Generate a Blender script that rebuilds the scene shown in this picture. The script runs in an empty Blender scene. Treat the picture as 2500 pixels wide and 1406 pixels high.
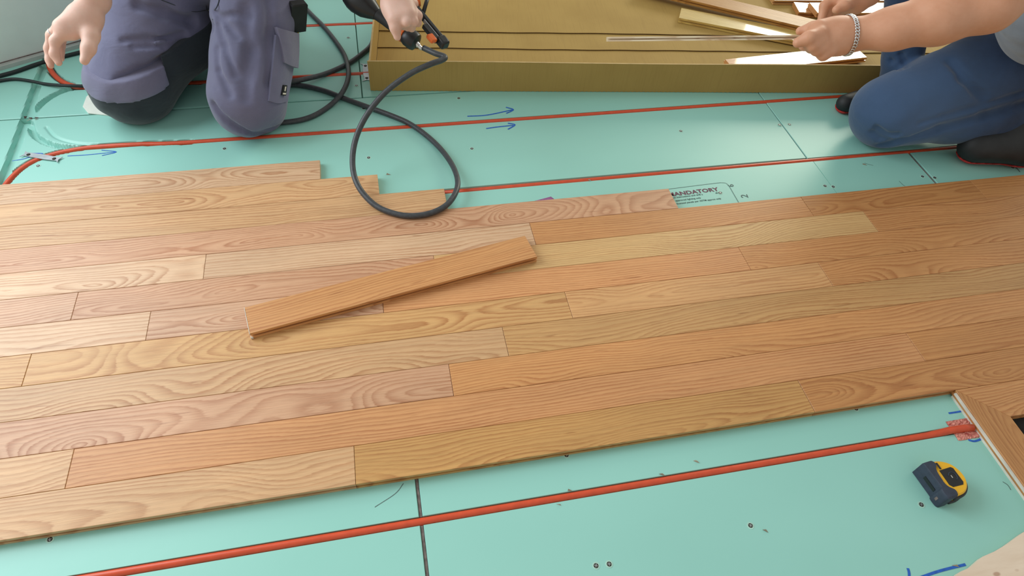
import bpy, math, random
import numpy as np
from mathutils import Vector, Matrix
PI = math.pi
SC = bpy.context.scene
C = SC.collection

# ---------------------------------------------------------------- camera, world, lights, exposure
cam = bpy.data.cameras.new('camera'); co = bpy.data.objects.new('camera', cam); C.objects.link(co)
co.matrix_world = (Matrix.Translation((0, 0, 1.26424)) @ Matrix.Rotation(-0.263564, 4, 'Z')
                   @ Matrix.Rotation(0.704762, 4, 'X') @ Matrix.Rotation(0.089575, 4, 'Z'))
cam.sensor_width = 36; cam.sensor_fit = 'HORIZONTAL'; cam.lens = 1633.805/2500*36
cam.clip_start = .02
SC.camera = co
SC.view_settings.view_transform = 'Standard'; SC.view_settings.look = 'None'
SC.view_settings.gamma = 1; SC.view_settings.use_curve_mapping = False
SC.view_settings.exposure = 0.0
wd = bpy.data.worlds.new('world'); SC.world = wd; wd.use_nodes = True
wd.node_tree.nodes['Background'].inputs[0].default_value = (.86, .86, .80, 1)
wd.node_tree.nodes['Background'].inputs[1].default_value = .66
def area(name, loc, aim, sx, sy, power, col):
    l = bpy.data.lights.new(name, 'AREA'); l.shape = 'RECTANGLE'; l.size = sx; l.size_y = sy
    l.energy = power; l.color = col
    o = bpy.data.objects.new(name, l); C.objects.link(o); o.location = loc
    o.rotation_euler = (Vector(aim)-Vector(loc)).to_track_quat('-Z', 'Y').to_euler()
    return o
area('window_light_left', (-2.35, 2.12, 1.85), (-.6, .8, .8), 2.6, 2.2, 112, (.86, .95, 1))
area('window_light_far', (5.0, 5.6, 2.25), (4.4, 1.5, 1.6), 2.5, 1.6, 170, (1, .98, .80))
SC.cycles.max_bounces = 6

# ---------------------------------------------------------------- helpers
def srgb(r, g, b):
    f = lambda c: c/12.92 if c <= .04045 else ((c+.055)/1.055)**2.4
    return (f(r/255), f(g/255), f(b/255), 1)
class NT:
    def __init__(s, name):
        s.m = bpy.data.materials.new(name); s.m.use_nodes = True; s.t = s.m.node_tree
        s.b = s.t.nodes['Principled BSDF']
    def n(s, typ, **kw):
        nd = s.t.nodes.new(typ)
        for k, v in kw.items():
            if k.startswith('i_'):
                key = k[2:]; key = int(key) if key.isdigit() else key.replace('_', ' ')
                s.put(nd.inputs[key], v)
            else: setattr(nd, k, v)
        return nd
    def put(s, inp, v):
        if isinstance(v, bpy.types.NodeSocket): s.t.links.new(v, inp)
        elif isinstance(v, bpy.types.Node): s.t.links.new(v.outputs[0], inp)
        else: inp.default_value = v
    def math(s, op, a, b=0., c=0.):
        nd = s.t.nodes.new('ShaderNodeMath'); nd.operation = op
        for i, v in enumerate((a, b, c)): s.put(nd.inputs[i], v)
        return nd.outputs[0]
    def mix(s, fac, a, b, mode='MIX'):
        nd = s.t.nodes.new('ShaderNodeMix'); nd.data_type = 'RGBA'; nd.blend_type = mode
        s.put(nd.inputs[0], fac); s.put(nd.inputs[6], a); s.put(nd.inputs[7], b)
        return nd.outputs[2]
    def noise(s, vec, scale, detail=2., rough=.5, dist=0.):
        return s.n('ShaderNodeTexNoise', i_Vector=vec, i_Scale=scale, i_Detail=detail, i_Roughness=rough, i_Distortion=dist).outputs[0]
    def ramp(s, x, lo, hi, a=0., b=1.):
        return s.n('ShaderNodeMapRange', i_0=x, i_1=lo, i_2=hi, i_3=a, i_4=b).outputs[0]
    def scale(s, vec, v):
        nd = s.t.nodes.new('ShaderNodeVectorMath'); nd.operation = 'MULTIPLY'; s.put(nd.inputs[0], vec); s.put(nd.inputs[1], v)
        return nd.outputs[0]
    def bump(s, h, strength=.3, dist=.001):
        nd = s.n('ShaderNodeBump', i_Strength=strength, i_Distance=dist, i_Height=h); s.put(s.b.inputs['Normal'], nd.outputs[0])
    def done(s, col=None, rough=.5, metal=0., spec=None, coat=None):
        if col is not None: s.put(s.b.inputs['Base Color'], col)
        s.put(s.b.inputs['Roughness'], rough); s.put(s.b.inputs['Metallic'], metal)
        if spec is not None: s.put(s.b.inputs['Specular IOR Level'], spec)
        if coat: s.put(s.b.inputs['Coat Weight'], coat[0]); s.put(s.b.inputs['Coat Roughness'], coat[1])
        return s.m
def flat(name, col, rough=.5, metal=0., var=.12, scale=40., bump=0., spec=None):
    t = NT(name); tc = t.n('ShaderNodeTexCoord').outputs['Object']
    nz = t.noise(tc, scale, 3.)
    k = t.ramp(nz, .3, .7, 1-var, 1+var)
    c = t.mix(1., col, t.n('ShaderNodeCombineColor', i_0=k, i_1=k, i_2=k).outputs[0], 'MULTIPLY')
    if bump: t.bump(t.noise(tc, scale*6, 2.), bump, .001)
    return t.done(c, rough, metal, spec)
def wood_mat(name, rough=.36, coat=(.25, .16)):
    """oak: growth rings cut by the board face; object colour = tone, alpha = how flat-sawn the board is"""
    t = NT(name); oi = t.n('ShaderNodeObjectInfo'); tc = t.n('ShaderNodeTexCoord').outputs['Object']
    rnd = oi.outputs['Random']; al = oi.outputs['Alpha']
    off = t.n('ShaderNodeCombineXYZ', i_0=t.math('MULTIPLY', rnd, 37.), i_1=t.math('MULTIPLY', rnd, 91.), i_2=t.math('MULTIPLY', rnd, 53.)).outputs[0]
    sh = t.n('ShaderNodeVectorMath', operation='ADD', i_0=tc, i_1=off).outputs[0]
    sp = t.n('ShaderNodeSeparateXYZ', i_0=tc)
    x, y = sp.outputs[0], sp.outputs[1]
    n1 = t.noise(t.scale(sh, (1.5, 3., 3.)), 1., 2., .5)
    n2 = t.noise(t.scale(sh, (4., 22., 22.)), 1., 3., .55)
    n3 = t.noise(t.scale(sh, (1.1, 1.5, 1.5)), 1., 1.)
    h = t.math('MULTIPLY', t.math('SUBTRACT', n1, .5), .36)
    yc = t.math('ADD', t.math('MULTIPLY', t.math('SUBTRACT', 1., al), .11), t.math('MULTIPLY', t.math('SUBTRACT', n3, .5), .09))
    yy = t.math('ADD', t.math('SUBTRACT', y, .041), yc)
    yy = t.math('ADD', yy, t.math('MULTIPLY', t.math('SUBTRACT', n2, .5), .010))
    r = t.math('SQRT', t.math('ADD', t.math('MULTIPLY', yy, yy), t.math('MULTIPLY', h, h)))
    fz = t.noise(t.scale(sh, (38., 420., 420.)), 1., 2., .6)
    rv = t.noise(t.n('ShaderNodeCombineXYZ', i_0=t.math('MULTIPLY', r, 34.), i_1=t.math('MULTIPLY', rnd, 40.), i_2=t.math('MULTIPLY', x, .8)).outputs[0], 1., 1.)
    ph = t.math('ADD', t.math('MULTIPLY', r, t.math('ADD', 105., t.math('MULTIPLY', rnd, 45.))), t.math('MULTIPLY', rnd, 11.))
    ph = t.math('ADD', ph, t.math('ADD', t.math('MULTIPLY', rv, 2.6), t.math('MULTIPLY', t.math('SUBTRACT', fz, .5), .42)))
    fr = t.math('FRACT', ph)
    line = t.math('MULTIPLY', t.ramp(fr, .25, .86, 0., 1.), t.ramp(fr, .88, 1., 1., 0.))
    line = t.math('POWER', line, 1.3)
    line = t.math('MULTIPLY', line, t.ramp(t.noise(t.scale(sh, (3., 22., 22.)), 1., 2.), .3, .7, .35, 1.))
    pore = t.noise(t.scale(sh, (26., 720., 720.)), 1., 2., .6)
    pore = t.ramp(pore, .50, .68, 0., 1.)
    fib = t.ramp(t.noise(t.scale(sh, (5., 210., 210.)), 1., 3., .6), .32, .68, .93, 1.06)
    blotch = t.ramp(t.noise(t.scale(sh, (3., 9., 9.)), 1., 2.), .3, .7, .95, 1.06)
    base = oi.outputs['Color']
    blotch = t.math('MULTIPLY', blotch, fib)
    bl = t.n('ShaderNodeCombineColor', i_0=blotch, i_1=blotch, i_2=blotch).outputs[0]
    base = t.mix(1., base, bl, 'MULTIPLY')
    dark = t.mix(1., base, (.62, .42, .30, 1), 'MULTIPLY')
    dk2 = t.mix(1., base, (.70, .60, .52, 1), 'MULTIPLY')
    c = t.mix(t.math('MULTIPLY', line, .90), base, dark)
    c = t.mix(t.math('MULTIPLY', pore, t.math('ADD', .34, t.math('MULTIPLY', line, .45))), c, dk2)
    fl = t.ramp(t.noise(t.scale(sh, (10., 95., 95.)), 1., 2., .5), .70, .76, 0., .55)
    c = t.mix(fl, c, t.mix(1., c, (.55, .40, .30, 1), 'MULTIPLY'))
    t.bump(t.math('ADD', t.math('MULTIPLY', line, -.4), t.math('MULTIPLY', pore, -.6)), .22, .0006)
    return t.done(c, t.math('ADD', rough, t.math('MULTIPLY', line, .08)), 0., .45, coat)

M = {}
M['wood'] = wood_mat('red_oak', .44, (.12, .25))
M['gloss_wood'] = wood_mat('varnished_oak', .30, (.65, .05))
def panel_mat():
    t = NT('green_panel'); tc = t.n('ShaderNodeTexCoord').outputs['Object']
    a = t.noise(t.scale(tc, (1.3, 2.2, 1.)), 1., 3.)
    c = t.mix(t.ramp(a, .3, .7), srgb(146, 203, 191), srgb(154, 211, 199))
    sc = t.noise(t.scale(tc, (60., 22., 1.)), 1., 5., .75, 1.5)
    c = t.mix(t.ramp(sc, .70, .80, 0., .4), c, srgb(92, 138, 128))
    sc2 = t.noise(t.scale(tc, (9., 30., 1.)), 1., 6., .8, 2.)
    c = t.mix(t.ramp(sc2, .66, .78, 0., .3), c, srgb(196, 230, 214))
    t.bump(t.noise(tc, 55., 3.), .1, .001)
    return t.done(c, .38, 0., .5)
M['panel'] = panel_mat()
M['groove'] = flat('groove_green', srgb(112, 172, 150), .55, var=.06)
M['subfloor'] = flat('subfloor_board', srgb(70, 60, 52), .85, var=.2)
M['joint'] = flat('joint_batten', srgb(118, 104, 100), .8, var=.35, scale=90.)
M['pipe'] = flat('orange_pex', srgb(208, 78, 44), .34, var=.07, scale=60.)
M['hose'] = flat('black_rubber_hose', srgb(62, 64, 68), .42, var=.2, scale=120., bump=.1)
M['cable'] = flat('black_cable', srgb(24, 32, 34), .5)
M['wall'] = flat('painted_panel', srgb(226, 234, 230), .55, var=.03, scale=12.)
M['trim'] = flat('white_trim', srgb(190, 196, 192), .5, var=.05)
def cardboard():
    t = NT('cardboard'); tc = t.n('ShaderNodeTexCoord').outputs['Object']
    a = t.noise(tc, 5., 4.); f = t.noise(t.scale(tc, (220., 8., 8.)), 1., 2.)
    c = t.mix(t.ramp(a, .3, .7), srgb(168, 137, 76), srgb(178, 147, 84))
    c = t.mix(t.ramp(f, .5, .8, 0., .25), c, srgb(142, 112, 62))
    t.bump(f, .12, .0006)
    return t.done(c, .72, 0., .3)
M['card'] = cardboard()
M['crease'] = flat('cardboard_crease', srgb(96, 74, 40), .85)
M['flute'] = flat('cardboard_flute', srgb(196, 168, 118), .8)
def cloth(name, c1, c2, scale=6., weave=900., rough=.85, sheen=.25, worn_lit=None, knee=None):
    t = NT(name); tc = t.n('ShaderNodeTexCoord').outputs['Object']
    a = t.noise(tc, scale, 4., .6)
    c = t.mix(t.ramp(a, .32, .68), c1, c2)
    if worn_lit:
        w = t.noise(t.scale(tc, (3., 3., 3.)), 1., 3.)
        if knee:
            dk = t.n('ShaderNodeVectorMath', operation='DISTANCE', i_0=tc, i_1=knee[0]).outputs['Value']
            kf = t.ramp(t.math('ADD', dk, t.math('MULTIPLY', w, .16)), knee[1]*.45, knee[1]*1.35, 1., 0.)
            c = t.mix(t.math('MULTIPLY', kf, .85), c, worn_lit)
        else: c = t.mix(t.ramp(w, .48, .62, 0., .8), c, worn_lit)
    wv = t.noise(tc, weave, 1.)
    c = t.mix(t.ramp(wv, .3, .7, 0., .25), c, t.mix(1., c, (.7, .7, .7, 1), 'MULTIPLY'))
    h = t.math('ADD', t.math('MULTIPLY', t.noise(t.scale(tc, (9., 9., 16.)), 1., 3., .5, .6), 1.), t.math('MULTIPLY', wv, .04))
    t.bump(h, .45, .012)
    m = t.done(c, rough, 0., .25); t.b.inputs['Sheen Weight'].default_value = sheen
    return m
M['trousers'] = cloth('slate_work_cloth', srgb(102, 103, 130), srgb(114, 114, 141))
M['trousers_band'] = cloth('slate_band_cloth', srgb(110, 109, 134), srgb(120, 119, 144))
M['kneepad'] = cloth('dark_knee_cloth', srgb(38, 46, 54), srgb(48, 56, 64))  # also colours the seams and the painted inner-leg shade
M['jeans'] = cloth('blue_denim', srgb(34, 48, 72), srgb(46, 66, 98), 7., 1100., worn_lit=srgb(80, 108, 146), knee=((-.32, -.06, .14), .26))  # lighter knee, darker rest: knee wear plus light painted into the denim
M['shirt'] = cloth('grey_blue_jersey', srgb(124, 132, 148), srgb(140, 146, 156), 5., 700.)
M['shirt_dark'] = cloth('dark_jersey', srgb(50, 54, 60), srgb(60, 64, 70), 5., 700.)
def skin(name, c1, c2):
    t = NT(name); tc = t.n('ShaderNodeTexCoord').outputs['Object']
    a = t.noise(tc, 22., 4., .6)
    c = t.mix(t.ramp(a, .3, .7), c1, c2)
    t.bump(t.noise(t.scale(tc, (260., 260., 260.)), 1., 3.), .12, .0008)
    m = t.done(c, .5, 0., .4)
    t.b.inputs['Subsurface Weight'].default_value = .18
    t.b.inputs['Subsurface Radius'].default_value = (.012, .004, .002)
    t.b.inputs['Subsurface Scale'].default_value = .6
    return m
M['skin_pale'] = skin('skin_fair', srgb(214, 170, 152), srgb(224, 186, 170))
M['skin'] = skin('skin_warm', srgb(204, 146, 114), srgb(216, 160, 130))
M['hair'] = flat('brown_hair', srgb(60, 44, 32), .6, var=.3, scale=200.)
M['black'] = flat('black_plastic', srgb(26, 27, 29), .38, var=.15)
M['black_matt'] = flat('black_leather', srgb(30, 31, 33), .6, var=.25, scale=30., bump=.2)
M['red'] = flat('red_rubber', srgb(186, 44, 40), .55)
M['orange'] = flat('orange_plastic', srgb(222, 104, 38), .4)
M['yellow'] = flat('yellow_plastic', srgb(238, 180, 30), .32, var=.05)
M['navy'] = flat('navy_rubber', srgb(50, 58, 74), .62, var=.15, scale=80., bump=.15)
M['ink'] = flat('black_print', srgb(28, 28, 26), .6)
M['steel'] = flat('galvanised_steel', srgb(176, 180, 184), .38, .75, var=.12, scale=70.)
M['silver'] = flat('bright_silver', srgb(222, 222, 224), .2, 1., var=.05)
M['screw'] = flat('screw_steel', srgb(60, 56, 46), .4, .6, var=.3, scale=500.)
M['dimple'] = flat('dimple_green', srgb(172, 212, 198), .6)
M['marker'] = flat('blue_marker', srgb(34, 96, 190), .6, var=.2, scale=150.)
M['stamp'] = flat('stamp_ink', srgb(86, 106, 102), .7, var=.25, scale=300.)
M['stamp_red'] = flat('stamp_red_ink', srgb(112, 66, 84), .7, var=.3, scale=300.)
M['purple'] = flat('purple_print', srgb(138, 84, 132), .7, var=.25, scale=100.)
M['foil'] = None
def foil():
    t = NT('copper_pink_foil'); tc = t.n('ShaderNodeTexCoord').outputs['Object']
    a = t.noise(tc, 90., 4., .7, .6)
    c = t.mix(t.ramp(a, .35, .65), srgb(176, 72, 68), srgb(240, 170, 152))
    t.bump(a, .9, .004)
    return t.done(c, .42, .1)
M['foil'] = foil()
def ply():
    t = NT('plywood_sheet'); tc = t.n('ShaderNodeTexCoord').outputs['Object']
    a = t.noise(t.scale(tc, (8., 60., 8.)), 1., 4., .6, .4)
    c = t.mix(t.ramp(a, .3, .7), srgb(238, 218, 196), srgb(226, 202, 178))
    kn = t.n('ShaderNodeTexVoronoi', i_Vector=t.scale(tc, (14., 26., 1.)), i_Scale=1.).outputs[0]
    c = t.mix(t.ramp(kn, .07, .13, .6, 0.), c, srgb(160, 108, 78))
    return t.done(c, .7, 0., .3)
M['ply'] = ply()
M['edge_white'] = flat('pale_edge', srgb(214, 208, 196), .6)
M['paper'] = flat('white_paper', srgb(226, 230, 220), .7, var=.03)
M['hole_shade'] = flat('hole_shade_black', srgb(22, 20, 18), .9)  # near-black colour that paints the shade inside openings
M['nail'] = flat('finger_nail', srgb(226, 186, 172), .3, var=.03)
M['gravel'] = flat('chip', srgb(150, 138, 118), .8)

def tag(o, label=None, cat=None, group=None, kind=None):
    if label: o['label'] = label
    if cat: o['category'] = cat
    if group: o['group'] = group
    if kind: o['kind'] = kind
    return o
def empty(name, loc=(0, 0, 0), rz=0., **kw):
    o = bpy.data.objects.new(name, None); C.objects.link(o); o.location = loc; o.rotation_euler = (0, 0, rz)
    o.empty_display_size = .05
    return tag(o, **kw)
def mesh(name, V, F, mat, parent=None, smooth=False, mats=None, fm=None, **kw):
    me = bpy.data.meshes.new(name)
    me.from_pydata([tuple(map(float, v)) for v in V], [], [tuple(int(i) for i in f) for f in F]); me.validate(); me.update()
    for m in (mats or [mat]): me.materials.append(m)
    if fm is not None: me.polygons.foreach_set('material_index', fm)
    if smooth: me.polygons.foreach_set('use_smooth', [True]*len(me.polygons))
    o = bpy.data.objects.new(name, me); C.objects.link(o)
    if parent: o.parent = parent
    return tag(o, **kw)
class MB:
    def __init__(s): s.V = []; s.F = []; s.K = []
    def add(s, V, F, k=0):
        b = len(s.V); s.V += [tuple(v) for v in V]; s.F += [tuple(i+b for i in f) for f in F]; s.K += [k]*len(F); return s
    def prism(s, poly, z0, z1, k=0, bev=0.):
        n = len(poly); P = np.array(poly, float)
        if bev:
            c = P.mean(0); d = P-c; q = c+d*(1-bev/np.maximum(np.linalg.norm(d, axis=1), 1e-6))[:, None]
            V = [(*p, z0) for p in P]+[(*p, z1-bev) for p in P]+[(*p, z1) for p in q]
            F = [tuple(range(n))[::-1], tuple(range(2*n, 3*n))]
            for a in (0, n): F += [(a+i, a+(i+1) % n, a+n+(i+1) % n, a+n+i) for i in range(n)]
        else:
            V = [(*p, z0) for p in P]+[(*p, z1) for p in P]
            F = [tuple(range(n))[::-1], tuple(range(n, 2*n))]+[(i, (i+1) % n, n+(i+1) % n, n+i) for i in range(n)]
        return s.add(V, F, k)
    def box(s, x0, x1, y0, y1, z0, z1, k=0, bev=0.):
        return s.prism([(x0, y0), (x1, y0), (x1, y1), (x0, y1)], z0, z1, k, bev)
    def tube(s, pts, r, n=10, k=0, cap=True):
        P = np.array(pts, float); m = len(P); R = np.broadcast_to(np.array(r, float), (m,))
        T = np.gradient(P, axis=0); T /= np.linalg.norm(T, axis=1)[:, None]+1e-12
        u = np.cross(T[0], (0, 0, 1.)); 
        if np.linalg.norm(u) < .1: u = np.cross(T[0], (0, 1., 0))
        u /= np.linalg.norm(u); V = []
        for i in range(m):
            u = u-T[i]*(u@T[i]); u /= np.linalg.norm(u)+1e-12; w = np.cross(T[i], u)
            V += [P[i]+R[i]*(math.cos(a)*u+math.sin(a)*w) for a in np.arange(n)*2*PI/n]
        F = [(i*n+j, i*n+(j+1) % n, (i+1)*n+(j+1) % n, (i+1)*n+j) for i in range(m-1) for j in range(n)]
        if cap: F += [tuple(range(n))[::-1], tuple(range((m-1)*n, m*n))]
        return s.add(V, F, k)
    def build(s, name, mat, parent=None, smooth=False, mats=None, **kw):
        o = mesh(name, s.V, s.F, mat, parent, smooth, mats, s.K if mats else None, **kw)
        return o
def smooth_by_angle(o, deg=35):
    o.data.polygons.foreach_set('use_smooth', [True]*len(o.data.polygons))
    try: o.data.set_sharp_from_angle(angle=math.radians(deg))
    except Exception: pass
    return o
def spline(pts, n=8):
    P = np.array(pts, float); P = np.vstack([2*P[0]-P[1], P, 2*P[-1]-P[-2]]); out = []
    for i in range(1, len(P)-2):
        p0, p1, p2, p3 = P[i-1:i+3]
        for t in np.arange(n)/n:
            out.append(.5*((2*p1)+(-p0+p2)*t+(2*p0-5*p1+4*p2-p3)*t*t+(-p0+3*p1-3*p2+p3)*t**3))
    out.append(P[-2]); return np.array(out)
def ribbon(pts, w, z=.0004, n=6, sm=True):
    """flat pen stroke lying on the panels"""
    P = spline([(p[0], p[1], 0) for p in pts], n) if sm and len(pts) > 2 else np.array([(p[0], p[1], 0) for p in pts], float)
    T = np.gradient(P, axis=0); T /= np.linalg.norm(T, axis=1)[:, None]+1e-12
    N = np.stack([-T[:, 1], T[:, 0], T[:, 0]*0], 1)*w/2
    V = np.vstack([P+N, P-N]); V[:, 2] = z; m = len(P)
    return V, [(i+m, i+1+m, i+1, i) for i in range(m-1)]

# ---------------------------------------------------------------- smooth bodies from distance fields
def cone(a, b, ra, rb, k=.02, flat=None, s=1., sub=False):
    """tapered limb from a to b; flat = axis along which it is squashed by s; sub = carve"""
    return (np.array(a, float), np.array(b, float), ra, rb, k, None if flat is None else np.array(flat, float)/np.linalg.norm(flat), s, sub)
def chain(pts, rad, k=.02, flat=None, s=1., sub=False):
    return [cone(pts[i], pts[i+1], rad[i], rad[i+1], k, flat, s, sub) for i in range(len(pts)-1)]
def prim_d(pr, P):
    a, b, ra, rb, k, n, s, sub = pr
    ab = b-a; L = max(float(ab@ab), 1e-12)
    t = np.clip(((P-a)@ab)/L, 0, 1)
    o = P-(a+t[..., None]*ab)
    if n is not None:
        o = o+((1/s-1)*(o@n))[..., None]*n
    d = np.sqrt((o*o).sum(-1))-(ra+(rb-ra)*t)
    return d*min(s, 1.) if n is not None else d
def field(prims, P):
    D = None
    for pr in prims:
        d = prim_d(pr, P); k = pr[4]
        if D is None: D = d; continue
        if pr[7]:
            h = np.clip(.5-.5*(D+d)/k, 0, 1); D = D*(1-h)-d*h+k*h*(1-h)
        else:
            h = np.clip(.5+.5*(D-d)/k, 0, 1); D = D*(1-h)+d*h-k*h*(1-h)
    return D
def sdf_mesh(prims, h, fn=None, cut=None):
    """surface nets on sparse blocks; fn(P, d) may post-process the field"""
    B = 12; bs = B*h
    lo = np.min([np.minimum(p[0], p[1])-max(p[2], p[3]) for p in prims if not p[7]], axis=0)-2*h
    hi = np.max([np.maximum(p[0], p[1])+max(p[2], p[3]) for p in prims if not p[7]], axis=0)+2*h
    if cut is not None: lo = np.maximum(lo, cut[0]); hi = np.minimum(hi, cut[1])
    nb = np.ceil((hi-lo)/bs).astype(int)
    g = np.stack(np.meshgrid(*[np.arange(n) for n in nb], indexing='ij'), -1).reshape(-1, 3)
    cen = lo+(g+.5)*bs
    rad = bs*.87+h
    d0 = field(prims, cen)
    if fn: d0 = fn(cen, d0)
    keep = np.abs(d0) < rad*1.7+.02
    g = g[keep]; cen = cen[keep]
    loc = np.stack(np.meshgrid(*[np.arange(B+1)]*3, indexing='ij'), -1).reshape(-1, 3)
    N = nb*B+2
    keys = []; verts = []; quads = []
    def key(c): return (c[..., 0]*N[1]+c[..., 1])*N[2]+c[..., 2]
    near = [prim_d(p, cen) for p in prims]
    CH = 64
    for s in range(0, len(g), CH):
        gg = g[s:s+CH]
        idx = gg[:, None, :]*B+loc[None]
        P = lo+idx*h
        # only the limbs close to this chunk
        D = np.full(P.shape[:2], 1e3)
        for pi, pr in enumerate(prims):
            m = near[pi][s:s+CH] < rad+pr[4]+.045
            if not m.any(): continue
            d = prim_d(pr, P[m]); k = pr[4]; C0 = D[m]
            if pr[7]:
                q = np.clip(.5-.5*(C0+d)/k, 0, 1); D[m] = C0*(1-q)-d*q+k*q*(1-q)
            else:
                q = np.clip(.5+.5*(C0-d)/k, 0, 1); D[m] = C0*(1-q)+d*q-k*q*(1-q)
        if fn: D = fn(P, D)
        D = D.reshape(-1, B+1, B+1, B+1); n = D.shape[0]
        ins = D < 0
        cnt = sum(ins[:, i:i+B, j:j+B, k:k+B].astype(int) for i in (0, 1) for j in (0, 1) for k in (0, 1))
        act = (cnt > 0) & (cnt < 8)
        bi, ci, cj, ck = np.nonzero(act)
        if len(bi) == 0: continue
        acc = np.zeros((len(bi), 3)); w = np.zeros(len(bi))
        cs = [(0,0,0),(1,0,0),(0,1,0),(1,1,0),(0,0,1),(1,0,1),(0,1,1),(1,1,1)]
        val = [D[bi, ci+c[0], cj+c[1], ck+c[2]] for c in cs]
        for x in range(8):
            for ax in range(3):
                y = x | (1 << ax)
                if y == x: continue
                va, vb = val[x], val[y]; m = (va < 0) != (vb < 0)
                t = np.where(m, va/np.where(m, va-vb, 1), 0)
                e = np.array(cs[x], float)[None]+t[:, None]*(np.array(cs[y])-np.array(cs[x]))[None]
                acc[m] += e[m]; w[m] += 1
        cell = gg[bi]*B+np.stack([ci, cj, ck], -1)
        verts.append(lo+(cell+acc/w[:, None])*h); keys.append(key(cell))
        for ax in range(3):
            o = [0, 0, 0]; o[ax] = 1
            A = ins[:, :B, :B, :B]; Bb = ins[:, o[0]:o[0]+B, o[1]:o[1]+B, o[2]:o[2]+B]
            bi2, a, b, c = np.nonzero(A != Bb)
            if len(bi2) == 0: continue
            c0 = gg[bi2]*B+np.stack([a, b, c], -1)
            u = np.zeros(3, int); v = np.zeros(3, int); u[(ax+1) % 3] = 1; v[(ax+2) % 3] = 1
            q = np.stack([key(c0-u-v), key(c0-v), key(c0), key(c0-u)], -1)
            fl = ~A[bi2, a, b, c]
            q[fl] = q[fl][:, ::-1]
            quads.append(q)
    K = np.concatenate(keys); V = np.concatenate(verts); Q = np.concatenate(quads)
    K, ui = np.unique(K, return_index=True); V = V[ui]
    J = np.searchsorted(K, Q.ravel()); J = np.clip(J, 0, len(K)-1)
    ok = (K[J] == Q.ravel()).reshape(-1, 4).all(1)
    return V, J.reshape(-1, 4)[ok]
# ---------------------------------------------------------------- floor: boards grooved for heating pipe
floor = MB().box(-3.2, 4.6, -1.4, 4.2, -.06, -.019).build('floor', M['subfloor'], kind='structure')
ZG = -.0165
mb = MB()
for x0, x1 in ((-.55, -.006), (-.002, 1.285), (1.291, 3.6)):
    mb.box(x0, x1, -.6, 3.4, -.0188, ZG)
mb.box(-2.2, -.552, -.6, 1.40, -.0188, ZG)
mb.build('groove_bed', M['groove'], floor)
def panel(x0, x1, y0, y1, top=0.):
    o = MB().box(x0, x1, y0, y1, ZG, top, bev=.0012).build('panel', M['panel'], floor)
    return o
g = .0084
PY = [.4945, 1.4125, 1.7215, 2.030, 2.355]
S = [(-1.0, PY[0]-g, [-2.2, -.0065, None, -.0005, 3.6]),
     (PY[0]+g, PY[1]-g, [-2.2, -.0065, None, -.0005, 1.300, 1.631, None, 1.640, 3.6]),
     (PY[1]+g, PY[2]-g, [1.2885, 3.6]),
     (PY[2]+g, 1.8845, [1.2885, 3.6]),
     (1.8925, PY[3]-g, [-.0385, 3.6]),
     (PY[3]+g, PY[4]-g, [-.0385, 3.6]),
     (PY[4]+g, 3.3, [-.0385, 3.6])]
for y0, y1, xs in S:
    i = 0
    while i < len(xs)-1:
        if xs[i] is None or xs[i+1] is None: i += 1; continue
        x0, x1 = xs[i], xs[i+1]
        panel(x0+.0004, x1-.0004, y0, y1); i += 1
for x, y0, y1 in ((-.0035, -.9, PY[0]-g), (-.0035, PY[0]+g, .9), (1.6355, .9, PY[1]-g)):
    MB().box(x-.0026, x+.0026, y0, y1, ZG, -.003).build('joint_strip', M['joint'], floor)
# turning area at the left: milled grooves in two boards
def segd(P, a, b):
    a = np.array(a); b = np.array(b); ab = b-a; t = np.clip(((P-a)@ab)/(ab@ab), 0, 1)
    return np.linalg.norm(P-(a+t[..., None]*ab), axis=-1)
GR = [([(-1.036, 2.75), (-1.030, 2.16), (-1.016, 1.88), (-1.006, 1.63), (-1.0, 1.28)], .0125),
      ([(-.54, 1.7215), (-.67, 1.7300), (-.7794, 1.7322), (-.835, 1.7285), (-.9035, 1.7121), (-.9582, 1.6775), (-.9923, 1.6092), (-1.006, 1.50), (-1.006, 1.28)], .0105),
      ([(-.835, 1.7285), (-.90, 1.7475), (-.945, 1.775), (-.9780, 1.8140), (-1.0, 1.87)], .008),
      ([(-1.004, 1.90), (-.9930, 1.955), (-.965, 2.005), (-.925, 2.034), (-.86, 2.040)], .0105),
      ([(-.54, 2.030), (-.70, 2.034), (-.80, 2.036), (-.8805, 2.0402), (-.925, 2.057), (-.965, 2.09), (-1.0, 2.14), (-1.022, 2.20), (-1.03, 2.3)], .0105),
      ([(-.70, 1.7322), (-.79, 1.7400), (-.86, 1.757), (-.915, 1.79), (-.95, 1.84)], .0035)]
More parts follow.
